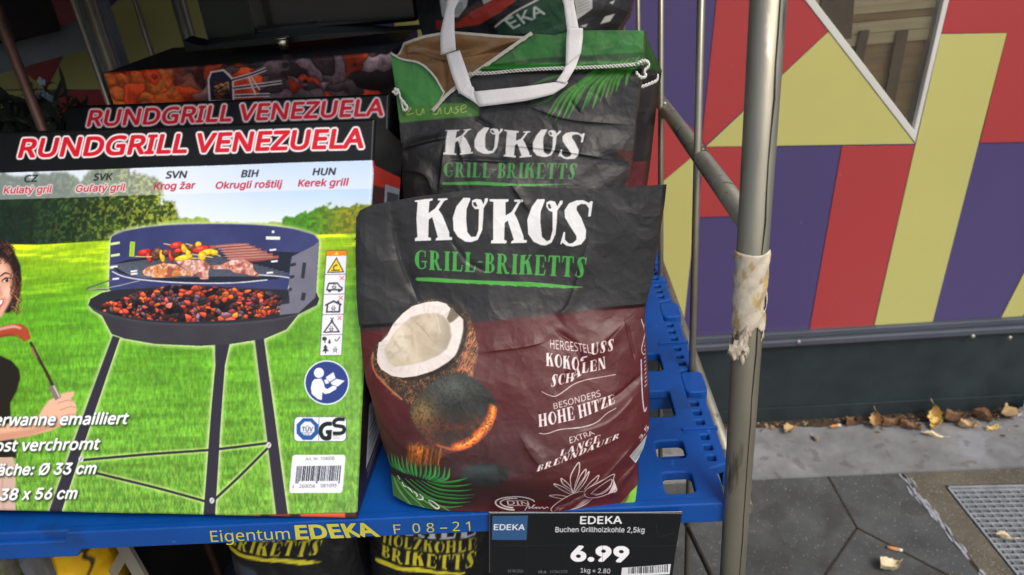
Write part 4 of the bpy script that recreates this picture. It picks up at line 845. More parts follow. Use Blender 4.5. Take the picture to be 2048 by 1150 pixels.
    for x, y, rx, ry, c in food:
        (px_, py_), = Z([(x, y)]); rx *= 1.25; ry *= 1.3; pr.ell(px_, py_, rx/3.285, ry/3.285, tuple(v*.55 for v in c), 1, -12); pr.ell(px_-.6, py_-1, rx/3.9, ry/3.9, c, 1, -12, .5); pr.ell(px_-2, py_-2.2, rx/9, ry/9, tuple(min(255, v+60) for v in c), .7, 0, .6)
    for q in ([(365, 372), (480, 374)], [(740, 356), (880, 378)], [(735, 384), (800, 384)], [(555, 287), (600, 296)], [(700, 288), (745, 300)], [(890, 350), (928, 372)]): pr.line(Z(q), 2, (222, 186, 120))
    for q, c in (([(415, 470), (450, 440), (560, 415), (640, 425), (700, 460), (755, 485), (750, 500), (690, 498), (600, 505), (560, 512), (500, 510), (430, 495)], (204, 132, 74)), ([(640, 405), (720, 392), (820, 398), (862, 430), (850, 480), (852, 522), (800, 522), (785, 495), (720, 470), (660, 425)], (206, 150, 128)), ([(865, 432), (930, 428), (1000, 395), (1080, 388), (1135, 420), (1145, 460), (1178, 490), (1170, 506), (1100, 488), (1020, 478), (985, 455), (880, 455)], (200, 134, 112))):
        M = pr.mask(Z(q), .6); pr.put(M, np.array(c)*(.72+.55*n2)[..., None]); pr.put(M*np.clip((n3-.5)*6, 0, 1), (240, 214, 216), .75); pr.put(M*np.clip((n2-.58)*8, 0, 1), (116, 44, 46), .7)
    # bowl, coals and the side plate
    pr.poly(bowl, (54, 52, 58)); Mw = pr.mask(bowl); pr.put(Mw, np.stack([44+22*n1, 43+21*n1, 47+24*n1], -1), .7)
    rim = Z([(60, 690), (75, 650), (150, 610), (250, 590), (700, 570), (1385, 592), (1555, 608), (1575, 650), (1560, 690), (1440, 750), (1300, 782), (1000, 812), (700, 817), (450, 803), (250, 768), (120, 730)]); pr.poly(rim, (38, 40, 46)); pr.line(Z([(60, 690), (120, 730), (250, 768), (450, 803), (700, 817), (1000, 812), (1300, 782), (1440, 750), (1560, 690)]), 2.2, (92, 92, 100), .7, .7)
    cm = pr.mask(Z([(118, 705), (180, 670), (250, 655), (400, 600), (500, 585), (600, 560), (750, 560), (950, 572), (1150, 590), (1250, 600), (1330, 640), (1325, 740), (1200, 772), (950, 792), (700, 802), (450, 787), (250, 758), (150, 730)]), .6)
    cells(pr, cm, [(40, 32, 34), (30, 24, 26), (70, 58, 64), (206, 74, 50), (232, 96, 48), (210, 92, 80), (130, 92, 104), (96, 80, 92), (56, 38, 42), (240, 116, 50), (196, 70, 56), (44, 34, 36), (220, 84, 50)], 8, 5, .6, .35)
    side = Z([(1573, 270), (1562, 480), (1550, 640), (1440, 742), (1315, 756), (1322, 690), (1380, 660), (1375, 600), (1378, 520), (1385, 420), (1395, 372), (1470, 335), (1540, 300)]); pr.poly(side, (104, 104, 118)); Ms = pr.mask(side); pr.put(Ms, np.stack([96+30*n1, 96+30*n1, 112+30*n1], -1), .6)
    for q, w_ in (([(1478, 412), (1466, 515)], 7), ([(1476, 610), (1466, 660)], 8), ([(1385, 430), (1420, 420)], 6), ([(1380, 508), (1410, 502)], 6), ([(1375, 590), (1395, 586)], 6), ([(1330, 676), (1380, 668)], 7)): pr.line(Z(q), w_, (44, 46, 58))
    # pictogram strip
    pr.poly([(652.8, 501), (695, 499.7), (683.7, 711), (639.7, 711.5)], (66, 74, 60)); pr.poly([(653.6, 512), (693.8, 511), (682.8, 710), (640.7, 710.6)], (226, 226, 236)); pr.poly([(653.6, 502), (694.2, 500.8), (693.7, 510.5), (653.2, 511.5)], (226, 132, 26))
    for y in (549, 588.5, 629, 669.5): f = (y-501)/210; pr.line([(653-13*f, y+.4), (694.5-11*f, y-.6)], 1.1, (70, 74, 76), smooth=False)
    D_ = (46, 52, 52)
    pr.poly([(673.5, 514.5), (689.5, 545), (654.5, 546)], D_); pr.poly([(673.5, 518.5), (686.3, 543.2), (657.6, 543.9)], (236, 206, 24)); pr.poly([(673.5, 502.5), (678, 510), (669, 510.2)], (240, 206, 60)); pr.line([(669, 540), (668, 534), (673, 530)], 2, D_); pr.ell(673.5, 530.5, 1.8, 1.8, D_); pr.line([(664, 541), (680, 540.5)], 2, D_)
    van = [(653, 581), (657, 566.5), (660, 565), (676, 565), (680, 571), (686, 575), (686, 581)]
    pr.poly(van, D_); pr.poly([(656, 578.5), (659.3, 568.4), (675, 568), (679, 573.5), (683, 576.3), (683, 578)], (226, 226, 236)); pr.ell(660, 581.5, 3.4, 3, D_); pr.ell(679, 581, 3.4, 3, D_)
    pr.poly([(651, 609.5), (668, 600.5), (684, 608), (683, 611), (681.5, 610.6), (680.5, 625), (652.5, 625.5), (654, 611), (651, 612)], D_); pr.poly([(656, 622.5), (657.4, 609.5), (668, 604.2), (678.6, 609.6), (677.6, 622)], (226, 226, 236)); pr.poly([(675, 604), (675.5, 601), (679, 601), (679, 606)], D_)
    pr.poly([(646, 665.6), (664.5, 640), (681, 664.6)], D_); pr.poly([(651, 663), (664.3, 645), (676.5, 662.2)], (226, 226, 236)); pr.line([(662, 635.5), (667, 642)], 1.6, D_); pr.line([(668, 635.5), (662, 642)], 1.6, D_)
    for x, y in ((669, 573.5), (667.5, 616), (663, 657), (670.5, 698.5)):
        pr.line([(x-4.5, y), (x+4.5, y-.2)], 1.2, D_); pr.line([(x-4, y+.6), (x, y+4), (x+4, y+.4)], 1.2, D_); pr.line([(x-2, y+3), (x-3.4, y+7)], 1, D_); pr.line([(x+2, y+3), (x+3.4, y+7)], 1, D_); pr.line([(x-1.5, y-2), (x-.5, y-5)], 1, D_); pr.line([(x+1.5, y-2), (x+2.5, y-5)], 1, D_)
    for x, y in ((684.5, 556.5), (682, 596), (679.5, 636)): pr.line([(x-4, y-4), (x+4, y+4)], 1.2, (204, 60, 60)); pr.line([(x+4, y-4), (x-4, y+4)], 1.2, (204, 60, 60))
    pr.line([(670, 678), (673.5, 682), (680.5, 673.5)], 1.8, (70, 86, 50)); pr.ell(649.5, 677.5, 4.6, 4, D_); pr.line([(650, 680), (650.5, 686)], 1.6, D_)
    for x, y, s_ in ((659.5, 681, 1), (651.5, 694, 1.7)): pr.poly([(x, y-3*s_), (x+2.6*s_, y+1*s_), (x-2.6*s_, y+1*s_)], D_); pr.poly([(x, y-.5*s_), (x+3.8*s_, y+5*s_), (x-3.8*s_, y+5*s_)], D_); pr.line([(x, y+5*s_), (x, y+7.5*s_)], 1.4*s_, D_)
    # read-the-manual disc
    pr.ell(654, 765, 45, 44.5, (226, 232, 240)); pr.ell(654, 765, 42.6, 42, (44, 62, 126)); Wt = (226, 230, 240)
    pr.ell(638.3, 745.6, 10, 10.2, Wt); pr.poly([(622, 776), (624.5, 764), (629, 758), (643, 757), (648, 766), (650, 775), (655, 778), (666, 771), (674, 773), (673, 778), (660, 786), (650, 788), (645, 784), (644, 800), (636, 798), (624, 788)], Wt)
    pr.poly([(650, 754), (668, 742), (673, 757), (660, 765)], (44, 62, 126)); pr.poly([(651.5, 754.5), (667.5, 744), (671.5, 756.5), (659.5, 763.5)], Wt); pr.poly([(661.5, 764.5), (673, 757.5), (690, 761.5), (676, 773), (664, 769)], Wt); pr.poly([(648, 760), (655, 758), (659, 766), (652, 768)], Wt)
    # test marks
    rr = lambda x0, y0, x1, y1, r_, dx=0: [(x+dx*(y-y0)/(y1-y0), y) for x, y in rrect(x0, y0, x1, y1, r_)]
    pr.poly(rr(588, 833, 694.5, 883, 9, -1), (70, 80, 96)); pr.poly(rr(589.5, 834, 693, 882, 8, -1), (228, 230, 236)); pr.poly([(615.3+23.5*math.cos(math.radians(22.5+45*i)), 858+23.5*math.sin(math.radians(22.5+45*i))) for i in range(8)], (38, 84, 148)); pr.poly([(615.3+15*math.cos(math.radians(22.5+45*i)), 857+15*math.sin(math.radians(22.5+45*i))) for i in range(8)], (216, 222, 232))
    pr.text("TÜV", (604, 863), (626, 862.5), (604.5, 854), (626.5, 853.5), (26, 30, 40), .02); pr.text("SÜD", (609, 871.5), (620, 871.3), (609.3, 867), (620.3, 866.8), (36, 44, 60)); pr.line([(604, 865), (627, 864.5)], .7, (60, 70, 90)); pr.line([(638.5, 834.5), (637.5, 881)], 1, (70, 80, 90))
    K_ = (26, 34, 32)
    pr.line([(664, 847.5), (652, 848), (643.5, 855), (642, 866), (648, 875.5), (660, 876.5)], 8.4, K_); pr.poly([(652, 860), (664.5, 859.5), (663, 878.5), (654, 879), (655, 867), (652, 867)], K_)
    pr.line([(690, 838.5), (676, 838.5), (669, 843), (669.5, 850), (678, 852), (687, 854), (688.5, 861), (683, 866), (666, 866.5)], 7.2, K_); pr.line([(666, 872), (683, 871)], 1.2, (110, 114, 116)); pr.line([(666, 876), (680, 875.5)], 1.2, (110, 114, 116))
    pr.poly(rr(585.5, 909.5, 691.5, 986, 6, -7), (226, 228, 236)); pr.text("Art. Nr. 10400B", (611, 921), (668.5, 919.8), (611.5, 914.5), (669, 913), (70, 74, 82))
    x = 594
    while x < 682:
        w_ = r.choice([.9, 1.5, 2.2, 2.8]); y0 = 932-.012*(x-594); y1 = 967 if x < 600 or 634 < x < 639 or x > 677 else 962; pr.poly([(x, y0), (x+w_, y0), (x+w_-3.5, y1), (x-3.5, y1)], (40, 44, 52)); x += w_+r.choice([.9, 1.4, 1.9])
    pr.text("4", (584.5, 976.5), (588, 976.5), (585, 970), (588.5, 970), (60, 64, 72)); pr.text("260056", (598, 976), (630, 975.5), (598.5, 969), (630.5, 968.5), (60, 64, 72)); pr.text("081095", (641, 975), (673, 974.5), (641.5, 968), (673.5, 967.5), (60, 64, 72))
    # pale language band and black head band
    hb = pr.mask([(-80, 340), (780, 300), (780, 376), (-80, 402)], .4); pr.put(hb, (228, 232, 244), .46)
    for a, c, x, xx, y in (("CZ", "Kulatý gril", 49, 8, 0), ("SVK", "Guľatý gril", 187, 151, -3.5), ("SVN", "Krog žar", 333, 309, -7.5), ("BIH", "Okrugli roštilj", 483, 431, -10), ("HUN", "Kerek gril", 626, 597, -14)):
        wa = {"CZ": 25, "SVK": 37, "SVN": 39, "BIH": 32, "HUN": 43}[a]; wc = {"CZ": 95, "SVK": 100, "SVN": 80, "BIH": 132, "HUN": 97}[a]
        pr.text(a, (x, 364.5+y), (x+wa, 363.5+y), (x+3, 351+y), (x+wa+3, 350+y), (28, 28, 34), .045)
        pr.text(c if a != "HUN" else "Kerek grill", (xx, 387.5+y), (xx+wc, 385+y), (xx+3, 374+y), (xx+wc+3, 371+y), (176, 36, 52), .04, outline=((236, 232, 236), 1.6) if xx < 300 else None)
    pr.poly([(-90, 1041), (0, 1039.5), (300, 1034), (760, 1024), (760, 1070), (-90, 1070)], (70, 40, 40)); [pr.poly([(x, 1040.5-.0205*x), (x+w_, 1040.5-.0205*(x+w_)), (x+w_, 1052-.0195*(x+w_)), (x, 1052-.0195*x)], c) for x, w_, c in ((196, 70, (190, 60, 40)), (285, 45, (206, 84, 50)), (430, 90, (214, 86, 46)), (540, 40, (150, 60, 44)), (600, 90, (206, 90, 50)), (100, 30, (190, 170, 160)))]; pr.poly([(-90, 150), (800, 150), (800, 317), (744, 320), (-90, 349)], (10, 12, 12)); pr.poly([(744, 320), (760, 319), (760, 346), (746, 347)], (176, 40, 34)); pr.poly([(746, 347), (770, 345), (760, 470), (708, 480), (740, 440)], (60, 34, 34))
    title(pr, (38, 314.5), (725, 294.5), (47, 279), (731, 257.5), 3.6)
    for s_, a, c, y in (("Feuerwanne emailliert", -64, 254, 851), ("Rost verchromt", -30, 197, 902), ("Rostfläche: Ø 33 cm", -84, 190, 951), ("Maße: 38 x 56 cm", -94, 151, 1001)):
        pr.text(s_, (a, y+6*.2), (c, y-4), (a+6, y-21), (c+7, y-26), (238, 242, 246), .05, shadow=((20, 30, 14), 2.4))

def carton(name, label, plane, TL, TR, BR, BL, depth, pr, res, side_ink, head=None, group=None):
    """a card box: printed front sheet, side, top, bottom and back in one mesh. corners in the plane's uv"""
    TL, TR, BR, BL = map(np.array, (TL, TR, BR, BL)); w = int(np.linalg.norm(TR-TL)/res); parts = []
    def front(v0, v1, rs_):
        h_ = max(2, int(np.linalg.norm(TL-BL)*(v1-v0)/rs_)); w_ = max(2, int(np.linalg.norm(TR-TL)/rs_)); s_ = np.linspace(0, 1, w_)[None, :, None]; t_ = np.linspace(v0, v1, h_)[:, None, None]
        uv = (1-t_)*((1-s_)*TL+s_*TR)+t_*((1-s_)*BL+s_*BR); L_ = np.linalg.norm(TR-TL)
        ed = np.minimum(np.minimum(s_, 1-s_)*L_, np.minimum(t_, 1-t_)*np.linalg.norm(TL-BL))[..., 0]; rd = .0035; z = -np.where(ed < rd, rd-np.sqrt(np.maximum(0, rd**2-(rd-ed)**2)), 0)
        z = z+.0022*np.sin(s_[..., 0]*3.1)*np.sin(t_[..., 0]*3.1)+.0006*np.sin(s_[..., 0]*17+t_[..., 0]*5)*np.sin(t_[..., 0]*11)
        V = plane.O+uv[..., :1]*plane.e+uv[..., 1:]*plane.w+z[..., None]*plane.n; parts.append((V, pr.at_uv(uv[..., 0], uv[..., 1]), 0, None))
    if head: front(0, head, res); front(head, 1, res*3)
    else: front(0, 1, res)
    r0 = .0035; c = [plane.pt(*q, -r0) for q in (TL, TR, BR, BL)]; bk = [p-plane.n*(depth-r0) for p in c]; sh_ = plane.w*(depth-r0)*plane.n[2]/max(.3, plane.w[2]); bk[2] = bk[2]+sh_; bk[3] = bk[3]+sh_
    def face(a, b_, c_, d, ink, nh, nw):
        s_ = np.linspace(0, 1, nw)[None, :, None]; t_ = np.linspace(0, 1, nh)[:, None, None]; V = (1-t_)*((1-s_)*a+s_*b_)+t_*((1-s_)*d+s_*c_)
        parts.append((V, side_ink(nh, nw) if ink is None else np.array(ink)/255., 0, None))
    face(c[1], bk[1], bk[2], c[2], None, 260, 90); face(bk[0], c[0], c[3], bk[3], (34, 26, 26), 2, 2); face(bk[0], bk[1], c[1], c[0], (24, 26, 28), 2, 2)
    face(c[3], c[2], bk[2], bk[3], (120, 60, 44), 2, 2); face(bk[1], bk[0], bk[3], bk[2], (30, 28, 28), 2, 2)
    o = grids(name, parts, [M_box]); return tag(o, label, "box", group)
def side_print(h, w):
    a = np.empty((h, w, 3)); n = fbm(h, w, 30, 30, 4)[..., None]; a[:] = np.array((44, 30, 32))*(.6+.9*n)
    f = lambda y0, y1, x0, x1, c: a.__setitem__((slice(int(h*y0), int(h*y1)), slice(int(w*x0), int(w*x1))), np.array(c)*(.85+.3*n[int(h*y0):int(h*y1), int(w*x0):int(w*x1)]))
    f(0, .12, 0, 1, (12, 13, 14)); f(.12, .17, 0, 1, (186, 44, 34)); f(.17, .24, .02, .45, (70, 36, 36)); f(.16, .55, .42, .98, (150, 156, 168)); f(.18, .5, .5, .96, (70, 74, 84)); f(.30, .40, .0, .3, (190, 60, 40)); f(.55, .62, .2, .7, (26, 26, 28))
    f(.60, .68, .30, .8, (60, 62, 66)); f(.69, .76, .30, .45, (26, 26, 28)); f(.70, .72, .34, .42, (190, 60, 60)); f(.76, .93, .26, .95, (196, 202, 212))
    for k in range(6): f(.79+.022*k, .796+.022*k, .32, .55+.3*((k*37) % 10)/10, (120, 90, 80) if k == 0 else (110, 114, 122))
    f(.945, .952, .32, .9, (150, 150, 150)); f(.962, .968, .32, .8, (140, 140, 140)); return a/255.
pr = Print(P1, -.445, .05, -.012, .445, .00056, (60, 120, 40)); paint_front(pr)
uvp = lambda pl, *ps: [pl.uv([p])[0] for p in ps]
TL1, TR1 = P1.uv([(-8, 263)])[0], P1.uv([(751, 236)])[0]
carton("grill_box", "frontmost grill carton with a round grill on a lawn and its title on black", P1, TL1, TR1, (0, .001), TL1+(np.array((0, .001))-TR1)+np.array((.004, .0)), .112, pr, .00060, side_print, group="cartons of the round grill")
P2 = Plane(P1.O-P1.n*.122, P1.e, P1.w)
pr = Print(P2, -.42, .04, .06, .50, .0008, (10, 12, 12)); pr.poly([(900, 318), (-100, 352), (-200, 2000), (1000, 2000)], (120, 140, 90)); title(pr, (175, 252.5), (765, 230.5), (182, 221.5), (770, 198), 3.0)
TL2, TR2 = P2.uv([(131, 211)])[0], P2.uv([(779, 186)])[0]
carton("grill_box", "second grill carton of which only the black title band shows above the front one", P2, TL2, TR2, TR2+np.array((-.028, TL2[1]*-1+.072+(TL2[1]-TR2[1]))), TL2+np.array((-.028, .072-TL2[1])), .112, pr, .0009, side_print, head=.16, group="cartons of the round grill")
# third carton, upright, embers printed on its front
T3 = on_y(205, 147, 1.02); T3b = on_y(782, 104, 1.012); P3 = Plane(T3, T3b-T3, (0, 0, 1)); wd = np.linalg.norm(T3b-T3)
pr = Print(P3, -.01, wd+.01, -.10, .01, .0006, (30, 24, 26)); M = np.ones((pr.h, pr.w)); k = np.clip((pr.X-200)/580, 0, 1)
cells(pr, M, [(136, 112, 118), (94, 76, 80), (168, 142, 144), (56, 42, 44), (206, 66, 38), (124, 100, 106), (226, 76, 40), (110, 90, 92)], 36, 3, .22, .3)
cells(pr, np.clip((.40-k)*4, 0, 1), [(238, 70, 22), (248, 96, 26), (226, 60, 26), (248, 118, 50), (232, 74, 34), (244, 86, 30), (150, 110, 118)], 40, 8, .2, .2, line=(120, 30, 8))
q = [(419, 160), (424, 146), (446, 142), (455, 150), (464, 160), (466, 200), (422, 200)]
pr.poly([(415, 158), (421, 143), (447, 138), (459, 147), (468, 158), (470, 204), (418, 204)], (220, 206, 206)); pr.poly(q, (40, 38, 58)); cells(pr, pr.mask([(428, 164), (458, 162), (462, 196), (430, 198)]), [(120, 60, 50), (60, 50, 60), (200, 150, 90)], 6, 2)
for s_ in ([(464, 160), (500, 150), (532, 138)], [(466, 176), (510, 171), (564, 164)], [(470, 192), (520, 190), (540, 190)]): pr.line(s_, 8, (222, 206, 206)); 
for s_ in ([(464, 160), (500, 150), (532, 138)], [(466, 176), (510, 171), (564, 164)], [(470, 192), (520, 190), (540, 190)]): pr.line(s_, 3, (36, 38, 44))
pr.line([(497, 152), (512, 190)], 4, (222, 206, 206)); pr.line([(502, 152), (520, 180)], 3, (222, 206, 206))
carton("grill_box", "third carton behind the black titles, glowing embers printed along its upper front", P3, (0, 0), (wd, 0), (wd, -(T3b[2]-ZS-.001)), (0, -(T3[2]-ZS-.001)), .21, pr, .0009, side_print, head=.14, group="cartons of the round grill")
# ================================================================== paper bags of charcoal briquettes
M_bag = print_mat("waxed_paper_bag", 0.42, .42, .14, 260, var=.12, crumple=.34)
def sq(x): return np.clip(x, 0, 1)**2*(3-2*np.clip(x, 0, 1))
def crease(X, Y, pts, w, d, fade=.5):
    """a fold along a traced line: ridge of width w and height d, flat on one side"""
    p = spline(pts) if len(pts) > 2 else np.array(pts, float); best = np.full(X.shape, 1e9); sg = np.zeros(X.shape); tt = np.zeros(X.shape)
    for i in range(len(p)-1):
        a, b_ = p[i], p[i+1]; v = b_-a; L2 = max(v@v, 1e-6); t = np.clip(((X-a[0])*v[0]+(Y-a[1])*v[1])/L2, 0, 1); dx, dy = X-(a[0]+t*v[0]), Y-(a[1]+t*v[1]); q = dx*dx+dy*dy
        m = q < best; best = np.where(m, q, best); sg = np.where(m, v[0]*dy-v[1]*dx, sg); tt = np.where(m, (i+t)/(len(p)-1), tt)
    r = np.sqrt(best)*np.sign(sg); e = np.minimum(1, np.minimum(tt, 1-tt)/max(fade, .01)*2+.12)
    return d*e*np.where(r < 0, np.exp(-(r/w)**2), np.exp(-np.abs(r)/(w*.28)))
def wrinkle(h, w, ppm, seed, amp, n_=70):
    """crumpled paper: a soft swell, cut by many short sharp folds (a crease, falling away straight on each side)"""
    r = np.random.RandomState(seed); yy, xx = np.mgrid[0:h, 0:w].astype(np.float32); o = (fbm(h, w, .10*ppm, .10*ppm, seed, 2)-.5)*2.4+(fbm(h, w, .035*ppm, .05*ppm, seed+3, 2)-.5)*.9
    for i in range(n_):
        L_ = ppm*(.014+.055*r.rand()**1.8); wd = L_*(.28+.3*r.rand()); cx, cy = r.rand()*w, r.rand()*h; a = r.uniform(-.75, .75) if r.rand() < .6 else r.uniform(0, 3.14); ca, sa = math.cos(a), math.sin(a)
        x0, x1, y0, y1 = max(0, int(cx-2*L_)), min(w, int(cx+2*L_)), max(0, int(cy-2*L_)), min(h, int(cy+2*L_))
        if x1-x0 < 4 or y1-y0 < 4: continue
        X_, Y_ = xx[y0:y1, x0:x1]-cx, yy[y0:y1, x0:x1]-cy; u = X_*ca+Y_*sa; v = -X_*sa+Y_*ca+.12*u*np.sin(u/L_*2+i)
        side = np.where(v > 0, 1.0, .45+.4*r.rand()); tent = np.clip(1-np.abs(v)*side/wd, 0, 1); tent = np.sqrt(tent*tent+.0004)
        o[y0:y1, x0:x1] += r.choice((1, -1))*(wd/ppm/.03)*(.35+.5*r.rand())*tent*np.exp(-(u/L_)**2*1.6)
    return amp*o
def bag(name, label, plane, edges, pr, h, w, disp, thick, inset, side_ink, mask_fn=None, back_shift=(0, 0), top_thin=.12, parent=None, group=None, build=True, extra=()):
    F = coons(*edges, h, w); uv = plane.uv(F.reshape(-1, 2)).reshape(h, w, 2); X, Y = F[..., 0], F[..., 1]
    t = np.linspace(0, 1, h)[:, None]; s_ = np.linspace(0, 1, w)[None]
    d = disp(X, Y, s_, t, h, w); V = plane.O+uv[..., :1]*plane.e+uv[..., 1:]*plane.w+d[..., None]*plane.n; ink = pr.at_uv(uv[..., 0], uv[..., 1])
    fm = mask_fn(X, Y) if mask_fn else None; parts = [(V, ink, 0, fm)]
    # gussets and back: a loose second sheet behind, joined along both edges
    th = thick*np.clip(top_thin+t[:, 0]*3.2, 0, 1)[:, None]; R, Lf = V[:, -1], V[:, 0]; e, nb = plane.e, -plane.n; jit = (fbm(h, 8, 40, 2, 77)-.5)*.012
    rp = np.clip(.25+t*6, 0, 1)
    cols = [R, R+nb*th*.22+e*.004, R+nb*th*.5-e*(inset+jit[:, :1]), R+nb*th*.8-e*.002+e*(back_shift[0]*rp*.7), R+nb*th+e*(back_shift[0]*rp)]
    RB, LB = cols[-1], Lf+nb*th-e*back_shift[1]
    cols += [RB*(1-k)+LB*k+nb*.018*math.sin(math.pi*k) for k in (.25, .5, .75)]+[LB, Lf+nb*th*.5+e*(inset+jit[:, 1:2]), Lf+nb*th*.2, Lf]
    B_ = np.stack(cols, 1); parts.append((B_, side_ink(h, B_.shape[1], ink), 0, None))
    bot = np.stack([V[-1][np.linspace(0, w-1, 9).astype(int)], np.array([RB[-1]*(1-k)+LB[-1]*k for k in np.linspace(1, 0, 9)])]); parts.append((bot, np.array((.25, .15, .15)), 0, None))
    return grids(name, parts+list(extra), [M_bag], parent), V, F, uv

def palm(pr, spine, n, len0, len1, ang0, ang1, w, c0, c1, seed, bend=.5, side=1):
    r = np.random.RandomState(seed); sp = along(spline(spine), n)
    for i, p in enumerate(sp):
        f = i/(n-1); L_ = (len0+(len1-len0)*f)*(.8+.4*r.rand()); a = math.radians(ang0+(ang1-ang0)*f+r.uniform(-5, 5)); b_ = a+bend*side; q1 = (p[0]+.5*L_*math.cos(a), p[1]-.5*L_*math.sin(a)); q2 = (q1[0]+.5*L_*math.cos(b_), q1[1]-.5*L_*math.sin(b_))
        v = r.rand(); c = tuple(c0[k]*(1-v)+c1[k]*v for k in range(3)); pr.line([p, q1, q2], [w*.5, w, w*.8, .5], c, .95); pr.line([p, q1, q2], [.5, 1.0, .4], tuple(min(255, k*1.35+12) for k in c), .6)

# ---- front bag
P4 = lean_plane((0, .5405, .9225), 20, (1, 0, 0))
uq = P4.uv([(690, 350), (1345, 1040), (690, 1040), (1345, 350)])
pr = Print(P4, uq[:, 0].min(), uq[:, 0].max(), uq[:, 1].min(), uq[:, 1].max(), .00042, (33, 33, 34)); X, Y = pr.X, pr.Y; n1, n2, n3 = fbm(pr.h, pr.w, 60, 60, 31), fbm(pr.h, pr.w, 14, 14, 32), fbm(pr.h, pr.w, 4, 4, 33)
MAR = (80, 28, 30)
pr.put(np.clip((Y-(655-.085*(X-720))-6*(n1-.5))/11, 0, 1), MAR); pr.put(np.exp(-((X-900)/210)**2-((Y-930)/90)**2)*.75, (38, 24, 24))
for a in ((0,), (1, 2), (3,), (4, 5), (6,)): pr.loops([orient(KOKOS[a[0]])]+[orient(KOKOS[k], False) for k in a[1:]], (216, 218, 218))
pr.text("GRILL-BRIKETTS", (829, 538), (1171, 556), (829, 500), (1174, 514), (62, 148, 62), slab=True)
pr.poly([(829, 558), (833, 555.5), (860, 555), (930, 559.5), (1060, 564), (1130, 571), (1166, 573.5), (1165, 575), (1120, 577), (1000, 571), (930, 566.5), (832, 562)], (70, 156, 58))
for i in range(30): pr.line([(930+i*8, 566+i*.42), (940+i*8, 567.5+i*.42)], 1.4, (38, 38, 39) if i % 3 else (70, 156, 58), .7)
Q = lambda ps: [(730+x/5.226, 580+y/5.226) for x, y in ps]
rs = np.random.RandomState(21)
shell = Q([(80, 650), (95, 570), (150, 530), (240, 440), (290, 380), (340, 290), (500, 150), (620, 105), (720, 88), (800, 110), (880, 150), (970, 150), (1050, 210), (1110, 290), (1160, 420), (1195, 560), (1195, 690), (1165, 800), (1145, 870), (1000, 1000), (700, 1190), (560, 1160), (480, 1150), (330, 1080), (200, 960), (120, 870), (80, 760)])
pr.poly(shell, (52, 40, 30)); Ms = pr.mask(shell); pr.put(Ms*np.clip((n3-.5)*5, 0, 1), (128, 92, 62), .7)
pr.put(Ms*blur(pr.mask(Q([(1090, 290), (1160, 420), (1200, 560), (1195, 700), (1150, 870), (960, 800), (1040, 640), (1100, 480)])), 3)*np.clip(.55+(n3-.45)*2, 0, 1), (176, 104, 64), .85)
for i in range(260):
    x, y = rs.uniform(1000, 1200), rs.uniform(290, 860); px_, py_ = Q([(x, y)])[0]; iu, iv = pr.c([(px_, py_)])[0].astype(int)
    if 0 <= iv < pr.h and 0 <= iu < pr.w and Ms[iv, iu] > .5: pr.line(Q([(x, y), (x-4-14*rs.rand(), y+24), (x-16-26*rs.rand(), y+52)]), [.6, 1.3, .4], ((226, 150, 104), (70, 42, 28), (196, 116, 74), (40, 26, 18))[i % 4], .75)
for i in range(420):
    x, y = rs.uniform(80, 1190), rs.uniform(600, 1150); q = Q([(x, y), (x+rs.uniform(-30, 30), y+rs.uniform(8, 34)), (x+rs.uniform(-46, 46), y+rs.uniform(14, 60))])
    if True:
        c = ((206, 130, 84), (160, 108, 72), (26, 20, 16), (92, 66, 44))[rs.randint(4)]
        px_, py_ = q[0]; iu, iv = pr.c([(px_, py_)])[0].astype(int)
        if 0 <= iv < pr.h and 0 <= iu < pr.w and Ms[iv, iu] > .5: pr.line(q, [1.1, .5], c, .8)
pr.line(Q([(85, 640), (80, 760), (120, 870), (250, 990), (420, 1110)]), [1.5, 3, 4, 3], (206, 124, 78), .8, .7)
flesh = Q([(130, 670), (150, 540), (175, 535), (240, 465), (300, 350), (400, 240), (500, 165), (640, 125), (760, 115), (850, 140), (900, 190), (985, 255), (1035, 300), (1050, 400), (1020, 540), (970, 650), (880, 730), (740, 810), (560, 870), (420, 892), (300, 880), (180, 820), (135, 750)])
pr.poly(flesh, (218, 208, 202), 1, .5); Mf = pr.mask(flesh)
keep_ = pr.a.copy()
for i in range(70):
    a = i/70*6.28; cx_, cy_ = 600+20*rs.randn(), 490+20*rs.randn(); pr.line(Q([(cx_+360*math.cos(a), cy_+270*math.sin(a)), (cx_+480*math.cos(a), cy_+360*math.sin(a))]), rs.uniform(1, 3), (238, 232, 230) if i % 2 else (172, 160, 152), .35, .8)
pr.a[:] = keep_+(pr.a-keep_)*Mf[..., None]; hol = Q([(215, 610), (265, 530), (330, 420), (480, 280), (600, 245), (740, 235), (830, 270), (890, 350), (915, 470), (870, 590), (790, 650), (640, 720), (500, 755), (340, 780), (260, 740), (225, 670)])
pr.poly(hol, (180, 166, 142), 1, 1.2); Mh = pr.mask(hol, 1.5); pr.put(Mh*np.clip((n1-.4)*3, 0, 1), (214, 204, 184), .8); pr.put(Mh*np.clip((X-862)/40, 0, 1), (140, 130, 112), .8); pr.put(Mh*np.clip((n2-.55)*5, 0, 1), (160, 146, 122), .5); pr.put(Mh*np.clip((Y-690)/40, 0, 1), (206, 192, 168), .5)
pr.line(Q([(545, 335), (620, 400), (690, 480)]), 1, (120, 106, 84), .7, .4); pr.line(Q([(700, 170), (760, 290), (800, 430)]), 1.2, (222, 218, 206), .6, .5)
pr.poly(Q([(860, 290), (900, 190), (915, 168), (955, 230), (990, 262), (930, 318), (890, 335)]), (108, 98, 80), 1, .6); pr.poly(Q([(920, 160), (970, 150), (1040, 205), (990, 262), (955, 230)]), (44, 34, 26), 1, .5)
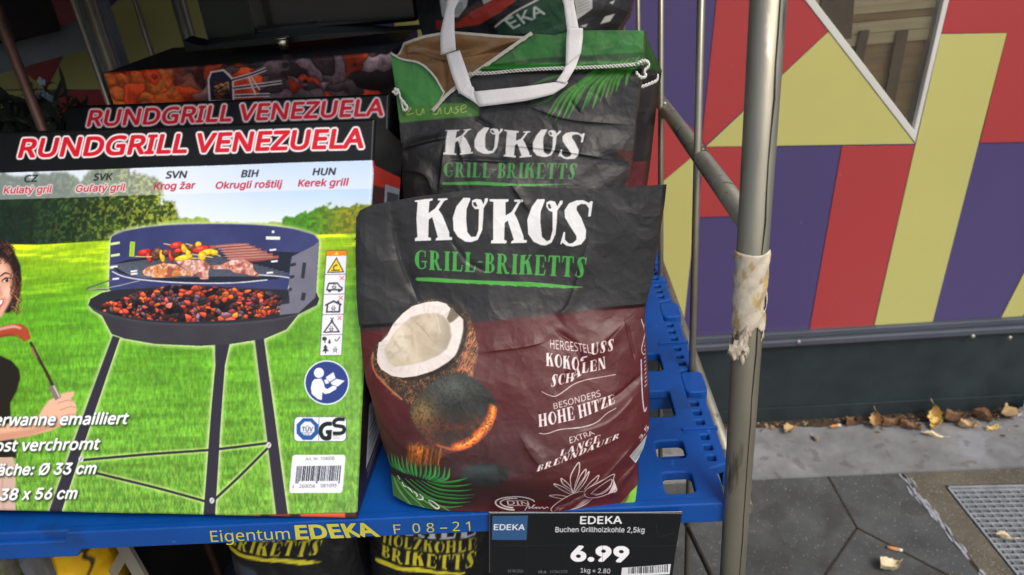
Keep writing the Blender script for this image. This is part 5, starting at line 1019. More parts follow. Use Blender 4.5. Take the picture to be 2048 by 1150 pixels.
pr.line(Q([(1050, 300), (1056, 420), (1025, 560), (975, 670), (880, 750), (740, 830), (560, 890), (420, 908)]), [6, 9, 8, 7, 6, 5], (40, 30, 24), .9, .8)
nut = [(826, 815), (829, 800), (838, 789), (860, 764), (888, 743), (920, 736), (955, 747), (985, 773), (998, 797), (998, 815), (986, 845), (962, 868), (935, 882), (905, 889), (877, 881), (855, 863), (838, 841), (829, 826)]
pr.poly(nut, (40, 40, 36), 1, .6); Mn = pr.mask(nut); pr.put(Mn*np.exp(-((X-905)/44)**2-((Y-764)/26)**2), (104, 110, 100), .7); pr.put(Mn*np.exp(-((X-850)/30)**2-((Y-815)/30)**2), (150, 120, 66), .75); pr.put(Mn*np.clip((n3-.52)*6, 0, 1), (24, 24, 22), .45); pr.put(Mn*np.clip((n3-.72)*10, 0, 1)*np.clip((790-Y)/30, 0, 1), (190, 196, 186), .6)
gw_ = np.clip((Y-(812-.02*(X-840)))/34, 0, 1)*np.clip(.5+(n3-.45)*2.4+(n2-.5)*1.6, 0, 1); pr.put(Mn*gw_, (150, 64, 40), .7); pr.put(Mn*np.clip((n3-.56)*8, 0, 1)*np.clip((Y-815)/20, 0, 1), (36, 26, 22), .8)
pr.put(Mn*np.exp(-((X-912)/46)**2-((Y-855)/11)**2), (44, 34, 28), .8)
for w_, c, a in ((17, (206, 84, 36), .85), (9, (238, 128, 44), .85), (3.6, (250, 186, 80), .8)): pr.put(Mn*pr.mask(np.concatenate([(q_ := spline([(992, 800), (984, 828), (966, 850), (944, 868), (915, 878)]))+(w_/2, w_/3), (q_-(w_/2, w_/3))[::-1]]), 2.0)*np.clip(.3+(n3-.3)*2.4, 0, 1), c, a)
pr.line([(880, 874), (915, 880), (950, 874)], [3, 6, 3], (232, 112, 48), .6, 1)
pr.poly([(820, 876), (845, 873), (872, 876), (900, 888), (880, 910), (850, 920), (820, 925)], (84, 48, 24), .9, 2); pr.put(np.exp(-((X-845)/17)**2-((Y-889)/15)**2)*np.clip((n3-.35)*3.5, 0, 1), (232, 134, 44), 1)
for i in range(60): x = rs.uniform(820, 890); pr.line([(x, 876+rs.rand()*8), (x-4+rs.rand()*5, 890+rs.rand()*10), (x-5, 905+rs.rand()*18)], 1, ((206, 110, 40), (40, 26, 16), (140, 76, 30))[i % 3], .7)
pr.ell(974, 930, 46, 23, (34, 40, 40), 1, -6, 1.5); pr.put(np.exp(-((X-968)/36)**2-((Y-918)/9)**2), (58, 70, 68), .7); pr.poly([(1000, 908), (1024, 912), (1018, 936), (1004, 944)], (30, 26, 26), .8, 2)
G0, G1_ = (22, 78, 44), (58, 146, 70)
pr.poly([(775, 915), (800, 935), (900, 945), (950, 940), (950, 1000), (900, 1012), (800, 1012), (776, 950)], (26, 24, 22), .7, 6)
for i, (x, y) in enumerate([(776, 905), (785, 903), (792, 905), (799, 906), (808, 903), (818, 904), (828, 908), (837, 911), (849, 909), (861, 909), (870, 909), (880, 911), (887, 910), (898, 914), (907, 916)]):
    f = i/14; bx, by = 796+f*86, 938+8*f; mx, my = (x*.45+bx*.55)+(1-f)*-9+f*9, by-(by-y)*.32
    pr.line([(bx, by), (mx, my), (x, y)], [3, 6.5, 5.5, .8], (30+10*(i % 3), 94+14*(i % 4), 54)); pr.line([(bx, by), (mx+.8, my-.6), (x, y)], [.6, 1.3, .5], (92, 160, 96), .7)
for i, (x, y) in enumerate([(942, 934), (950, 947), (949, 963), (954, 978), (949, 987), (942, 999), (926, 1010)]):
    bx, by = 872-12*i, 946+1.2*i; sg_ = 5+3.2*i; pr.line([(bx, by), (bx+(x-bx)*.35, by+(y-by)*.35+sg_), (bx+(x-bx)*.72, by+(y-by)*.72+sg_*.75), (x, y)], [2, 6.4, 5.4, .8], (34+5*(i % 3), 106+12*(i % 3), 44)); pr.line([(bx, by), (bx+(x-bx)*.35, by+(y-by)*.35+sg_-1.2), (bx+(x-bx)*.72, by+(y-by)*.72+sg_*.75-1.2), (x, y)], [.5, 1.4, 1.2, .4], (104, 168, 84), .7)
pr.poly([(775, 950), (800, 955), (830, 985), (860, 1012), (880, 1030), (780, 1030), (778, 980)], (44, 92, 40), .85, 2)
for i in range(7): pr.line([(786+i*4, 955+i*2), (800+i*10, 985+i*2), (830+i*12, 1022)], [2, 5, 2], (30, 84, 34) if i % 2 else (96, 140, 70), .8)
for q in ([(796, 950), (800, 958)], [(805, 962), (808, 970), (814, 972)], [(816, 972), (822, 977), (826, 984)], [(828, 980), (835, 987), (833, 993)], [(840, 985), (847, 994), (842, 999), (834, 996)]): pr.line(q, [2.2, 3, 1.6], (220, 222, 206))
pr.line([(857, 998), (866, 1000), (878, 1011), (876, 1016), (866, 1011), (858, 1001)], [1.6, 3, 1.6], (216, 218, 204))
# copy at the right, letters riding over the creases
Wc = (216, 208, 206); R_ = lambda ps: [(1060+x/4.108, 650+y/4.108) for x, y in ps]
def rt(t, bl, br, tl, tr, slab=False, bold=0., a=1.): q = R_([bl, br, tl, tr]); pr.text(t, *q, Wc, bold, a, slab=slab)
rt("HERGESTEL", (168, 172), (500, 212), (165, 102), (490, 148)); rt("USS", (495, 225), (690, 196), (500, 140), (682, 100), True); rt("KOKO", (135, 305), (398, 345), (132, 200), (400, 246), True)
pr.line(R_([(465, 232), (430, 246), (418, 268), (440, 262)]), [2, 3.6, 2], Wc); rt("SCH", (172, 470), (352, 424), (180, 372), (360, 358), True); rt("A", (342, 420), (420, 380), (372, 330), (402, 290), True); rt("LEN", (420, 368), (622, 338), (428, 286), (612, 240), True)
pr.line(R_([(98, 500), (150, 525), (210, 536), (280, 498), (360, 448), (480, 414), (700, 390)]), [1, 1.6, 1.2], Wc)
rt("BESONDERS", (198, 634), (574, 548), (192, 590), (566, 500)); rt("HOHE", (78, 768), (366, 716), (72, 676), (352, 612), True); rt("HITZE", (400, 712), (692, 612), (384, 610), (682, 540), True)
pr.line(R_([(80, 814), (140, 816), (250, 786), (420, 776), (540, 744), (620, 686), (700, 650)]), [1, 1.6, 1.2], Wc)
rt("EXTRA", (324, 894), (526, 834), (320, 846), (500, 802)); rt("LANGE", (244, 988), (556, 898), (256, 940), (572, 838), True); rt("BRENNDAUER", (60, 1102), (722, 888), (78, 1048), (740, 842), True)
# certification mark
def ring(a0, a1, rx, ry, w_): pr.line([(1031+rx*math.cos(math.radians(a)), 999-ry*math.sin(math.radians(a))) for a in np.linspace(a0, a1, 16)], w_, Wc, smooth=False)
ring(8, 268, 39, 18.5, 3.4); ring(80, 262, 29, 13.5, 3.2)
pr.text("DIN", (1016, 1004.5), (1059, 1005), (1015, 993.5), (1057, 995.5), Wc, .02); pr.line([(1015, 991.5), (1036, 992), (1057, 993.5)], 1.3, Wc); pr.line([(1016, 1007), (1058, 1007)], 1.3, Wc)
pr.line([(1050, 1019), (1054, 1011), (1057, 1008), (1060, 1010), (1057, 1013), (1061, 1013), (1070, 1005), (1067, 1006), (1065, 1013), (1069, 1013), (1073, 1010), (1073, 1014), (1078, 1010), (1079, 1014), (1085, 1010), (1088, 1014), (1094, 1010), (1097, 1012)], 1.5, Wc)
# white line drawing of a coconut with leaves
T = lambda ps: [(960+x/6.024, 880+y/6.024) for x, y in ps]
for l in ([(1120, 580), (1090, 500), (1000, 400), (975, 320), (1040, 380), (1095, 470), (1125, 570)], [(1110, 560), (1090, 440), (1090, 290), (1180, 150), (1185, 260), (1140, 420), (1125, 560)], [(1120, 560), (1150, 440), (1200, 310), (1265, 240), (1250, 330), (1190, 420), (1130, 560)], [(1130, 570), (1200, 440), (1300, 270), (1275, 370), (1200, 500), (1145, 570)], [(1100, 590), (1000, 510), (890, 390), (980, 430), (1070, 520), (1115, 580)], [(1050, 620), (940, 580), (838, 582), (900, 620), (990, 655)], [(1250, 520), (1320, 420), (1418, 340), (1390, 420), (1300, 500)], [(870, 850), (860, 800), (960, 690), (1080, 600), (1180, 555), (1250, 550)], [(1255, 560), (1290, 510), (1420, 430), (1540, 370), (1610, 362), (1600, 440), (1640, 560), (1620, 600), (1480, 660), (1380, 675), (1300, 660), (1260, 620), (1250, 570)], [(1590, 440), (1560, 540), (1480, 620), (1380, 640)], [(870, 855), (1000, 850), (1120, 820), (1260, 770), (1350, 690)], [(1330, 600), (1420, 500), (1570, 420), (1560, 520), (1440, 620), (1330, 600)]): pr.line(T(l), [1.4, 2, 1], Wc, .95)
for i in range(46): x = rs.uniform(880, 1240); pr.line(T([(x, 860-.5*(x-880)+rs.uniform(-60, 20)), (x+60, 820-.55*(x-880)+rs.uniform(-60, 20))]), [.5, 1, .4], Wc, .55, smooth=False)
pr.poly(T([(1605, 440), (1640, 560), (1620, 600), (1540, 640), (1590, 520)]), Wc, .9, .5); pr.poly(T([(1250, 690), (1330, 690), (1240, 780), (1120, 820), (1200, 740)]), Wc, .6, 1.5)
# print that wraps round the right gusset
pr.line([(1284, 640), (1291, 668), (1284, 700), (1289, 712)], 1.4, Wc); pr.line([(1283, 720), (1285, 790), (1289, 822), (1294, 816)], 2.2, (198, 190, 214))
for i in range(16): y = 655+i*8; pr.line([(1289+rs.rand()*2, y), (1296, y-5)], 1.8, Wc, .8)
pr.text("3,5", (1281, 882), (1299, 858), (1277, 874), (1294, 850), Wc, .03)
pr.poly([(1258, 908), (1299, 868), (1304, 900), (1272, 930)], (206, 210, 208)); 
for i in range(8): f = i/8; pr.line([(1260+12*f, 909+18*f), (1283+8*f, 884+20*f), (1300+3*f, 868+30*f)], [.8+.7*rs.rand(), .7], (60, 66, 70), .85)
pr.poly([(1232, 1018), (1262, 985), (1276, 974), (1278, 1012), (1245, 1025)], (118, 176, 58)); pr.poly([(1226, 1024), (1236, 1008), (1262, 982), (1256, 1000), (1240, 1024)], MAR, .6, 1)
top = [(711, 436), (719, 421), (742, 410), (829, 394), (920, 382), (1022, 371), (1120, 376), (1215, 378), (1326, 369)]
right = [(1326, 369), (1323, 410), (1318, 450), (1311, 510), (1305, 560), (1294, 600), (1288, 640), (1292, 700), (1297, 800), (1298, 860), (1288, 900), (1274, 930), (1276, 970), (1270, 1012)]
bottom = [(785, 994), (815, 1010), (860, 1018), (920, 1021), (1000, 1022), (1100, 1021), (1200, 1016), (1245, 1017), (1270, 1012)]
left = [(711, 436), (710, 500), (714, 590), (719, 650), (720, 690), (724, 740), (742, 806), (760, 880), (779, 935), (785, 994)]
def disp1(X, Y, s_, t, h, w):
    e = 1-np.abs(2*s_-1)**3; d = (.030*e*sq((t-.25)*1.8)-.006+.006*e)*(1-.97*sq((t-.86)*7))
    d = d+wrinkle(h, w, h/.34, 5, 1, 150)*(.0011+.0011*sq((t-.3)*3))+.010*(fbm(h, w, h/3, w/3, 61, 2)-.5)*sq(t*3)
    flap = 1-sq((Y-(648-.07*(X-720)))/9); d = d+.004*flap*np.maximum(np.clip((820-X)/90, 0, 1), np.clip((X-1190)/90, 0, 1))
    for pts, w_, k in (([(1022, 371), (1040, 395), (1060, 425)], 14, .0035), ([(900, 480), (935, 525), (975, 545)], 9, -.002), ([(780, 420), (800, 520), (835, 600)], 26, -.005), ([(1180, 470), (1140, 600), (1110, 630)], 26, .004), ([(1260, 640), (1200, 690), (1150, 720), (1110, 770)], 16, .0045), ([(1290, 745), (1240, 780), (1200, 800)], 12, -.005), ([(1040, 850), (1075, 900), (1100, 905)], 20, .003), ([(1280, 780), (1220, 830), (1150, 850)], 14, .002), ([(1270, 880), (1220, 930), (1160, 990)], 20, .004), ([(1250, 640), (1262, 690), (1268, 720)], 6, -.003), ([(735, 800), (790, 870), (850, 900)], 22, .003), ([(1275, 930), (1240, 960), (1220, 1000)], 10, .005), ([(1110, 660), (1150, 690), (1170, 740)], 9, -.004), ([(745, 700), (735, 740), (728, 790)], 10, .004), ([(960, 700), (1040, 690), (1090, 680)], 12, .0025)):
        d = d+crease(X, Y, pts, w_*.8, k*.62)
    return d
def side1(h, n, ink):
    o = np.empty((h, n, 3)); t = np.linspace(0, 1, h)[:, None, None]; o[:] = np.where(t < .42, .16, np.array((.34, .15, .16))); o *= .8+.4*fbm(h, n, 30, 2, 8)[..., None]; o[:, 0] = ink[:, -1]; o[:, -1] = ink[:, 0]; return o
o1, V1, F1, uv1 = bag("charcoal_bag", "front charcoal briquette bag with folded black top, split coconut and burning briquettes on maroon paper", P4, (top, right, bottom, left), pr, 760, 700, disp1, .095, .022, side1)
tag(o1, "front paper bag of briquettes with a plain folded black top and a split coconut", "charcoal bag", "coconut briquette bags")

# ---- second bag, behind, torn open at the top
bag2 = thing("charcoal_bag", (-.04, .80, ZS), "second paper bag of briquettes torn open at its green top with white paper handles", "charcoal bag", "coconut briquette bags")
P5 = lean_plane((0, .76, .92), 20, (1, 0, 0)); uq = P5.uv([(760, 30), (1330, 30), (760, 640), (1330, 640)])
pr = Print(P5, uq[:, 0].min(), uq[:, 0].max(), uq[:, 1].min(), uq[:, 1].max(), .0006, (31, 31, 32)); X, Y = pr.X, pr.Y; n1, n2, n3 = fbm(pr.h, pr.w, 60, 60, 41), fbm(pr.h, pr.w, 14, 14, 42), fbm(pr.h, pr.w, 4, 4, 43)
pr.put(np.clip((Y-420)/40, 0, 1), MAR); pr.poly([(1225, 300), (1320, 300), (1320, 400), (1240, 400), (1262, 330)], MAR, .9, 3)
GRN = (36, 112, 38); pr.poly([(760, 20), (1340, 20), (1340, 128), (1290, 128), (1110, 140), (940, 150), (900, 180), (870, 230), (840, 240), (810, 235), (760, 160)], GRN, 1, .6); pr.put(np.clip((n2-.5)*4, 0, 1)*(Y < 125), (26, 78, 30), .5); pr.poly([(775, 110), (800, 178), (850, 232), (892, 188), (835, 132)], (60, 140, 56), .9, 2)
for i in range(9): pr.line([(960+i*28, 132-i*1.5), (1080+i*20, 118), (1290, 104+i*3)], [1, 4+i % 3, 2], (12, 20, 12) if i % 2 else (34, 84, 30), .8, .8)
for i, ((bx, by), (x, y)) in enumerate([((1165, 160), (1090, 238)), ((1172, 157), (1100, 236)), ((1178, 154), (1110, 243)), ((1187, 151), (1125, 239)), ((1196, 149), (1136, 238)), ((1206, 146), (1145, 221)), ((1217, 143), (1163, 223)), ((1230, 140), (1184, 220)), ((1241, 138), (1200, 205)), ((1250, 136), (1211, 198)), ((1262, 135), (1232, 184)), ((1273, 134), (1252, 173)), ((1225, 141), (1172, 214)), ((1256, 136), (1222, 190))]):
    pr.line([(bx+14, by-12), (bx, by), (bx*.5+x*.5-5, by*.52+y*.48-6), (x*.8+bx*.2-3, y*.8+by*.2-2), (x, y)], [2, 5, 7.5, 5, .6], (36+6*(i % 3), 94+12*(i % 4), 30)); pr.line([(bx, by), (bx*.5+x*.5-6, by*.52+y*.48-7), (x, y)], [.6, 1.6, .4], (112, 164, 72), .7)
palm(pr, [(1290, 110), (1230, 122), (1170, 126)], 12, 24, 60, 240, 200, 5, (28, 74, 26), (74, 140, 50), 6, -.2)
for q in ([(1140, 146), (1100, 156), (1060, 170)], [(1130, 168), (1095, 200), (1058, 212)]): pr.line(q, [2, 7, 1], (46, 104, 34))
pr.poly([(790, 205), (830, 212), (960, 200), (958, 232), (905, 236), (855, 240), (800, 246)], (66, 122, 40), 1, .6); pr.poly([(900, 196), (935, 194), (932, 206), (905, 207)], (30, 72, 26))
for q in ([(808, 218), (822, 216), (812, 229), (828, 226)], [(832, 218), (834, 228), (842, 228), (846, 217), (848, 228)], [(878, 215), (870, 216), (866, 226), (874, 228), (880, 216), (882, 228)], [(890, 215), (890, 226), (898, 226), (902, 214), (904, 226)], [(918, 212), (911, 216), (917, 221), (911, 227), (906, 224)], [(922, 219), (932, 214), (928, 209), (922, 216), (924, 225), (934, 222)]): pr.line(q, [1.6, 2.2, 1.6], (176, 192, 96))
aff = lambda ps: [(888+(x-829)*279/357+(495-y)*.03, 255+(y-394)*60/99+.012*(x-829)+2.5*math.sin(x/26.)) for x, y in ps]
for a in ((0,), (1, 2), (3,), (4, 5), (6,)): pr.loops([orient(aff(KOKOS[a[0]]))]+[orient(aff(KOKOS[k]), False) for k in a[1:]], (214, 214, 212))
pr.text("GRILL-BRIKETTS", (890, 354), (1151, 359), (890, 325), (1154, 327), (58, 136, 62), slab=True)
pr.poly([(888, 365), (960, 363), (1040, 368), (1150, 368), (1040, 374), (960, 370), (888, 370)], (64, 150, 58))
top = [(781, 106), (800, 78), (840, 64), (890, 56), (980, 62), (1060, 67), (1110, 70), (1150, 61), (1220, 60), (1288, 61)]
right = [(1288, 61), (1285, 130), (1277, 190), (1270, 260), (1262, 330), (1250, 420), (1240, 560)]
left = [(781, 106), (790, 170), (797, 230), (803, 300), (806, 380), (812, 450), (818, 560)]; bottom = [(818, 560), (1000, 570), (1240, 560)]
notch = np.array([(770, 60), (772, 108), (800, 118), (840, 126), (868, 150), (889, 186), (866, 222), (905, 183), (946, 150), (1000, 112), (1064, 67), (1066, 40), (900, 30)], float)
def in_poly(X, Y, P):
    r = np.zeros(X.shape, bool); j = len(P)-1
    for i in range(len(P)):
        (xi, yi), (xj, yj) = P[i], P[j]; c = ((yi > Y) != (yj > Y)) & (X < (xj-xi)*(Y-yi)/(yj-yi+1e-9)+xi); r ^= c; j = i
    return r
def disp2(X, Y, s_, t, h, w):
    e = 1-np.abs(2*s_-1)**3; d = .020*e*sq((t-.3)*2.2)+wrinkle(h, w, h/.36, 15, 1, 170)*(.0009+.0011*sq((t-.25)*5))
    for pts, w_, k in (([(945, 232), (965, 246), (985, 256)], 8, -.004), ([(800, 300), (850, 285), (900, 275)], 12, .006), ([(1060, 215), (1140, 240), (1260, 250)], 12, .003), ([(890, 290), (885, 340), (880, 390)], 12, .005), ([(1000, 290), (1100, 300), (1210, 318)], 10, .0045), ([(900, 320), (960, 322), (1040, 326)], 9, -.004), ([(930, 262), (920, 300), (930, 330)], 10, .003), ([(1140, 200), (1150, 216), (1160, 226)], 6, -.003), ([(800, 340), (850, 350), (870, 390)], 20, .005)): d = d+crease(X, Y, pts, w_*.8, k*.5)
    return d+.006*np.exp(-((Y-138)/6.)**2)*(X > 930)
def side2(h, n, ink):
    o = np.empty((h, n, 3)); t = np.linspace(0, 1, h)[:, None, None]; o[:] = np.where(t < .13, np.array((.12, .30, .12)), np.where(t < .52, .15, np.array((.40, .17, .18)))); o *= .8+.4*fbm(h, n, 30, 2, 9)[..., None]; o[:, 0] = ink[:, -1]; o[:, -1] = ink[:, 0]; return o
# inside of the back wall, bare brown paper, and the fold that hangs forward
bt = [(777, 106), (798, 76), (840, 62), (892, 53), (980, 60), (1062, 66), (1150, 58), (1280, 62)]; bh, bw = 120, 160
Fb = coons(bt, [(1280, 62), (1262, 240)], [(800, 240), (1262, 240)], [(777, 106), (800, 240)], bh, bw); uvb = P5.uv(Fb.reshape(-1, 2)).reshape(bh, bw, 2); Xb, Yb = Fb[..., 0], Fb[..., 1]
hb_ = -.024+.020*sq((Yb-120)/70)*np.exp(-((Xb-880)/50)**2)-.012*np.exp(-((Yb-95)/16)**2)+crease(Xb, Yb, [(800, 96), (830, 96), (880, 112), (925, 104), (1060, 68)], 10, .007, .1)+crease(Xb, Yb, [(879, 114), (884, 150), (890, 190)], 6, -.006, .1)+.0022*(fbm(bh, bw, 20, 24, 6)-.5)
Vb = P5.O+uvb[..., :1]*P5.e+uvb[..., 1:]*P5.w+hb_[..., None]*P5.n
kb = np.array((150, 116, 78))/255.*(.86+.26*fbm(bh, bw, 7, 7, 3)[..., None]); edge = (np.arange(bh)[:, None]/bh < .028)[..., None]; kb = np.where(edge & np.ones((bh, bw, 1), bool), np.array((206, 200, 186))/255., kb)
def nm(X, Y): c = lambda A: (A[1:, 1:]+A[:-1, :-1])/2; return ~in_poly(c(X), c(Y), notch)
# white torn edge along the opening
def edge_strip(pts, w_, hgt):
    p = along(spline(pts), 60); tg = np.gradient(p, axis=0); tg /= np.linalg.norm(tg, axis=1)[:, None]; nn = np.stack([-tg[:, 1], tg[:, 0]], 1); r = np.random.RandomState(3); jw = w_*(.7+.6*r.rand(60))[:, None]
    L2 = np.stack([p-nn*jw*.5, p+nn*w_*.5], 0); uv = P5.uv(L2.reshape(-1, 2)).reshape(2, 60, 2); return (P5.O+uv[..., :1]*P5.e+uv[..., 1:]*P5.w+hgt*P5.n, np.array((.78, .76, .70)), 0, None)
strips = [edge_strip([(1064, 67), (1000, 112), (946, 150), (900, 186), (866, 222)], 7, .0035), edge_strip([(784, 108), (805, 119), (840, 127), (868, 151), (889, 186)], 4, .0035), edge_strip([(889, 186), (880, 202), (866, 222)], 2, .0035)]
_, V2, F2, uv2 = bag("bag_body", None, P5, (top, right, bottom, left), pr, 560, 520, disp2, .09, .004, side2, nm, (.034, .004), .5, bag2, extra=[(Vb, kb, 0, None)]+strips)
def on5(px, py, hgt): u, v = P5.uv([(px, py)])[0]; return P5.pt(u, v, hgt)
M_han = mat("white_paper_strap", (236, 233, 231), .6, var=.06, vs=30, bump=.1, bs=200)
def strap(name, segs, hgt):
    """flat paper strap: traced segments (two long edges), each folded onto the next"""
    parts = []
    for k, (A, Bs) in enumerate(segs):
        a, c = along(A, 14), along(Bs, 14); V = np.zeros((5, 14, 3))
        for j in range(14):
            for i in range(5): f = i/4; V[i, j] = on5(*(a[j]*(1-f)+c[j]*f), hgt+.0012*k+.0002*math.sin(3.14*f)+.0005*math.sin(j*.7+k))
        parts.append((V, np.array((.8, .79, .78)), 0, None))
    o = grids(name, parts, [M_han], bag2); md = o.modifiers.new("t", 'SOLIDIFY'); md.thickness = .0007; return o
strap("handle", [([(906, -40), (893, 25), (883, 70), (884, 113)], [(945, -40), (911, 22), (911, 60), (914, 103)]), ([(895, 112), (905, 150), (920, 190)], [(922, 104), (938, 150), (949, 186)]), ([(920, 188), (948, 205), (962, 216)], [(938, 168), (950, 178), (948, 186)]),
                 ([(948, 186), (1050, 176), (1118, 166), (1136, 168)], [(960, 216), (1050, 205), (1105, 192), (1130, 176)]), ([(1112, 166), (1124, 150), (1131, 134)], [(1132, 170), (1150, 140), (1162, 108)]), ([(1131, 136), (1132, 90), (1134, 61)], [(1161, 112), (1165, 80), (1165, 62)])], .009)
strap("handle", [([(1112, -40), (1128, 12), (1134, 62)], [(1140, -40), (1150, 20), (1158, 62)]), ([(940, -60), (1020, -90), (1118, -50)], [(906, -38), (1020, -120), (1142, -40)])], .003)
M_str = mat("white_string", (224, 222, 214), .8, var=.08, vs=90)
def chain(name, pts, amp, r, n_, hgt):
    p = along(spline(pts), n_); b = MB()
    for ph in (0, math.pi):
        q = []
        for i, (x, y) in enumerate(p): a = i*.9+ph; q.append(on5(x, y+amp*math.sin(a), hgt+.0012*math.cos(a)))
        b.tube(q, r, 6)
    return b.build(name, M_str, bag2)
chain("stitching", [(938, 150), (985, 148), (1040, 143), (1110, 139), (1180, 137), (1250, 133), (1290, 128)], 2.6, .0009, 170, .0085)
chain("stitching", [(1272, 130), (1288, 125), (1296, 134), (1286, 146), (1290, 155), (1280, 158), (1270, 148)], 2.4, .0011, 46, .012); chain("stitching", [(1318, 146), (1316, 158), (1300, 166), (1284, 172)], 2.6, .0010, 26, -.01)
chain("stitching", [(792, 180), (801, 186), (804, 198), (812, 208), (818, 218), (810, 222), (806, 206)], 2.4, .0011, 46, .008); chain("stitching", [(788, 184), (796, 190), (800, 182), (792, 180)], 1.6, .0011, 18, .008)

# ---- third bag, further back, black with red and green print
P6 = lean_plane((0, 1.02, 1.25), 24, (1, 0, 0)); uq = P6.uv([(800, -190), (1300, -190), (800, 140), (1300, 140)])
pr = Print(P6, uq[:, 0].min(), uq[:, 0].max(), uq[:, 1].min(), uq[:, 1].max(), .0009, (26, 26, 27))
B_ = lambda ps: [(800+x/3.793, y/3.793) for x, y in ps]
pr.poly(B_([(255, 125), (420, 160), (520, 95), (640, 60), (760, -40), (960, -40), (880, 40), (760, 120), (600, 190), (440, 200), (260, 195)]), (176, 50, 34)); pr.poly(B_([(250, 130), (330, 150), (330, 190), (255, 190)]), (150, 26, 26)); pr.poly(B_([(420, 130), (540, 60), (600, 20), (640, 55), (540, 100), (430, 170)]), (70, 48, 34))
pr.poly(B_([(290, -40), (530, -40), (510, 60), (440, 130), (310, 110)]), (196, 196, 192)); pr.poly(B_([(610, -40), (760, -40), (740, 10), (640, 55)]), (186, 186, 182)); 
for i in range(5): pr.line(B_([(340, 40+i*16), (480, 30+i*16)]), 1.2, (90, 90, 88), .7)
pr.line(B_([(720, 210), (860, 120), (1000, 50), (1090, 0), (1150, -40)]), 4, (206, 206, 200)); pr.poly(B_([(740, 210), (880, 125), (1010, 60), (1100, 10), (1180, -40), (1260, 100), (1260, 260), (740, 260)]), (28, 70, 46))
pr.text("EKA", B_([(860, 225)])[0], B_([(1105, 120)])[0], B_([(790, 165)])[0], B_([(1075, 55)])[0], (206, 210, 206), .03); pr.poly(B_([(1300, -40), (1460, -40), (1460, 60), (1340, 150), (1330, 60)]), (176, 176, 172))
for i in range(6): pr.line(B_([(1350, 100-i*22), (1440, 60-i*22)]), 1, (80, 80, 80), .7)
for q in ([(1520, 160), (1560, 100), (1640, 70), (1600, 130)], [(1360, 190), (1430, 165), (1410, 195)], [(1590, 0), (1640, -30), (1620, 10)]): pr.poly(B_(q), (170, 170, 166))
top = [(826, -150), (900, -180), (1040, -186), (1180, -180), (1270, -150)]; right = [(1270, -150), (1278, -60), (1262, 10), (1236, 50), (1215, 110)]; left = [(826, -150), (818, -40), (826, 20), (836, 60), (846, 110)]; bottom = [(846, 110), (1030, 126), (1215, 110)]
o3, V3, _, _ = bag("charcoal_bag", None, P6, (top, right, bottom, left), pr, 200, 260, lambda X, Y, s_, t, h, w: .05*(1-np.abs(2*s_-1)**2.2)*np.sin(3.1*np.clip(t, .02, .98))**.7-.03+wrinkle(h, w, h/.2, 25, .004), .10, .01, lambda h, n, ink: np.full((h, n, 3), .10), top_thin=.5)
tag(o3, "black glossy charcoal bag with a red band and green field lying behind the opened bag", "charcoal bag")
b = MB(); pz = V3[..., 2].min(); yb0 = float(V3[-1, :, 1].mean()); b.box((-.10, yb0+.01, ZS+.001), (.10, yb0+.20, pz+.012), .004); o = b.build("carton_stand", mat("brown_card", (140, 108, 74), .8, var=.1, vs=12)); tag(o, "plain brown carton holding up the black bag behind the opened bag", "box")
# ================================================================== goods at the back, beside and below
M_blk = mat("black_gloss", (12, 13, 14), .14, var=.1, vs=4, coat=.6, rvar=.05); M_blk2 = mat("black_satin", (16, 17, 18), .4, var=.2, vs=8)
M_mist = mat("grey_green_steel", (44, 50, 44), .25, .4, var=.15, vs=4)
gri = thing("portable_grill", (-.36, 1.14, 1.30), "black glossy grill body with a bright knob standing behind the ember carton", "grill")
ZT3 = T3[2]
b = MB(); xa, xb = on_y(497, 20, 1.17)[0], on_y(835, 20, 1.17)[0]; b.box((xa, 1.17, ZT3+.012), (xb, 1.335, ZT3+.20), .006); b.build("body", M_blk, gri)
b = MB(); xa2 = on_y(398, 20, 1.185)[0]; b.box((xa2, 1.185, ZT3+.010), (xa-.003, 1.33, ZT3+.17), .004); b.build("side_panel", M_mist, gri)
b = MB(); L_ = on_y(362, 82, 1.13); R_2 = on_y(840, 58, 1.13); n = 30; vs = []
for i in range(n):
    f = i/(n-1); p = L_*(1-f)+R_2*f; hgt = .0085*(math.sin(math.pi*min(1, f*1.15+.02))**.6)+.001 if f > .10 else .013*(1-f/.10)+.0035
    dz = .010*math.sin(math.pi*f); yy = 1.135-.03*math.sin(math.pi*f)
    vs += [(p[0], yy, ZT3+.004+dz*.3), (p[0], yy, ZT3+.004+dz*.3+hgt), (p[0], 1.17, ZT3+.006+dz*.3+hgt), (p[0], 1.17, ZT3+.004)]
b.add(vs, [[i*4+k, i*4+(k+1) % 4, i*4+4+(k+1) % 4, i*4+4+k] for i in range(n-1) for k in range(4)]+[[0, 1, 2, 3], [n*4-4, n*4-1, n*4-2, n*4-3]], 0, False); b.build("rim", M_blk2, gri)
k = on_y(565, 84, 1.085); b = MB(); b.lathe([(0, 0), (.0075, 0), (.0075, .012), (.006, .014), (.011, .0145), (.011, .017), (0, .0175)], (k[0], 1.085, ZT3+.001), 20); b.build("knob", mat("bright_metal", (190, 182, 160), .2, .95), gri)
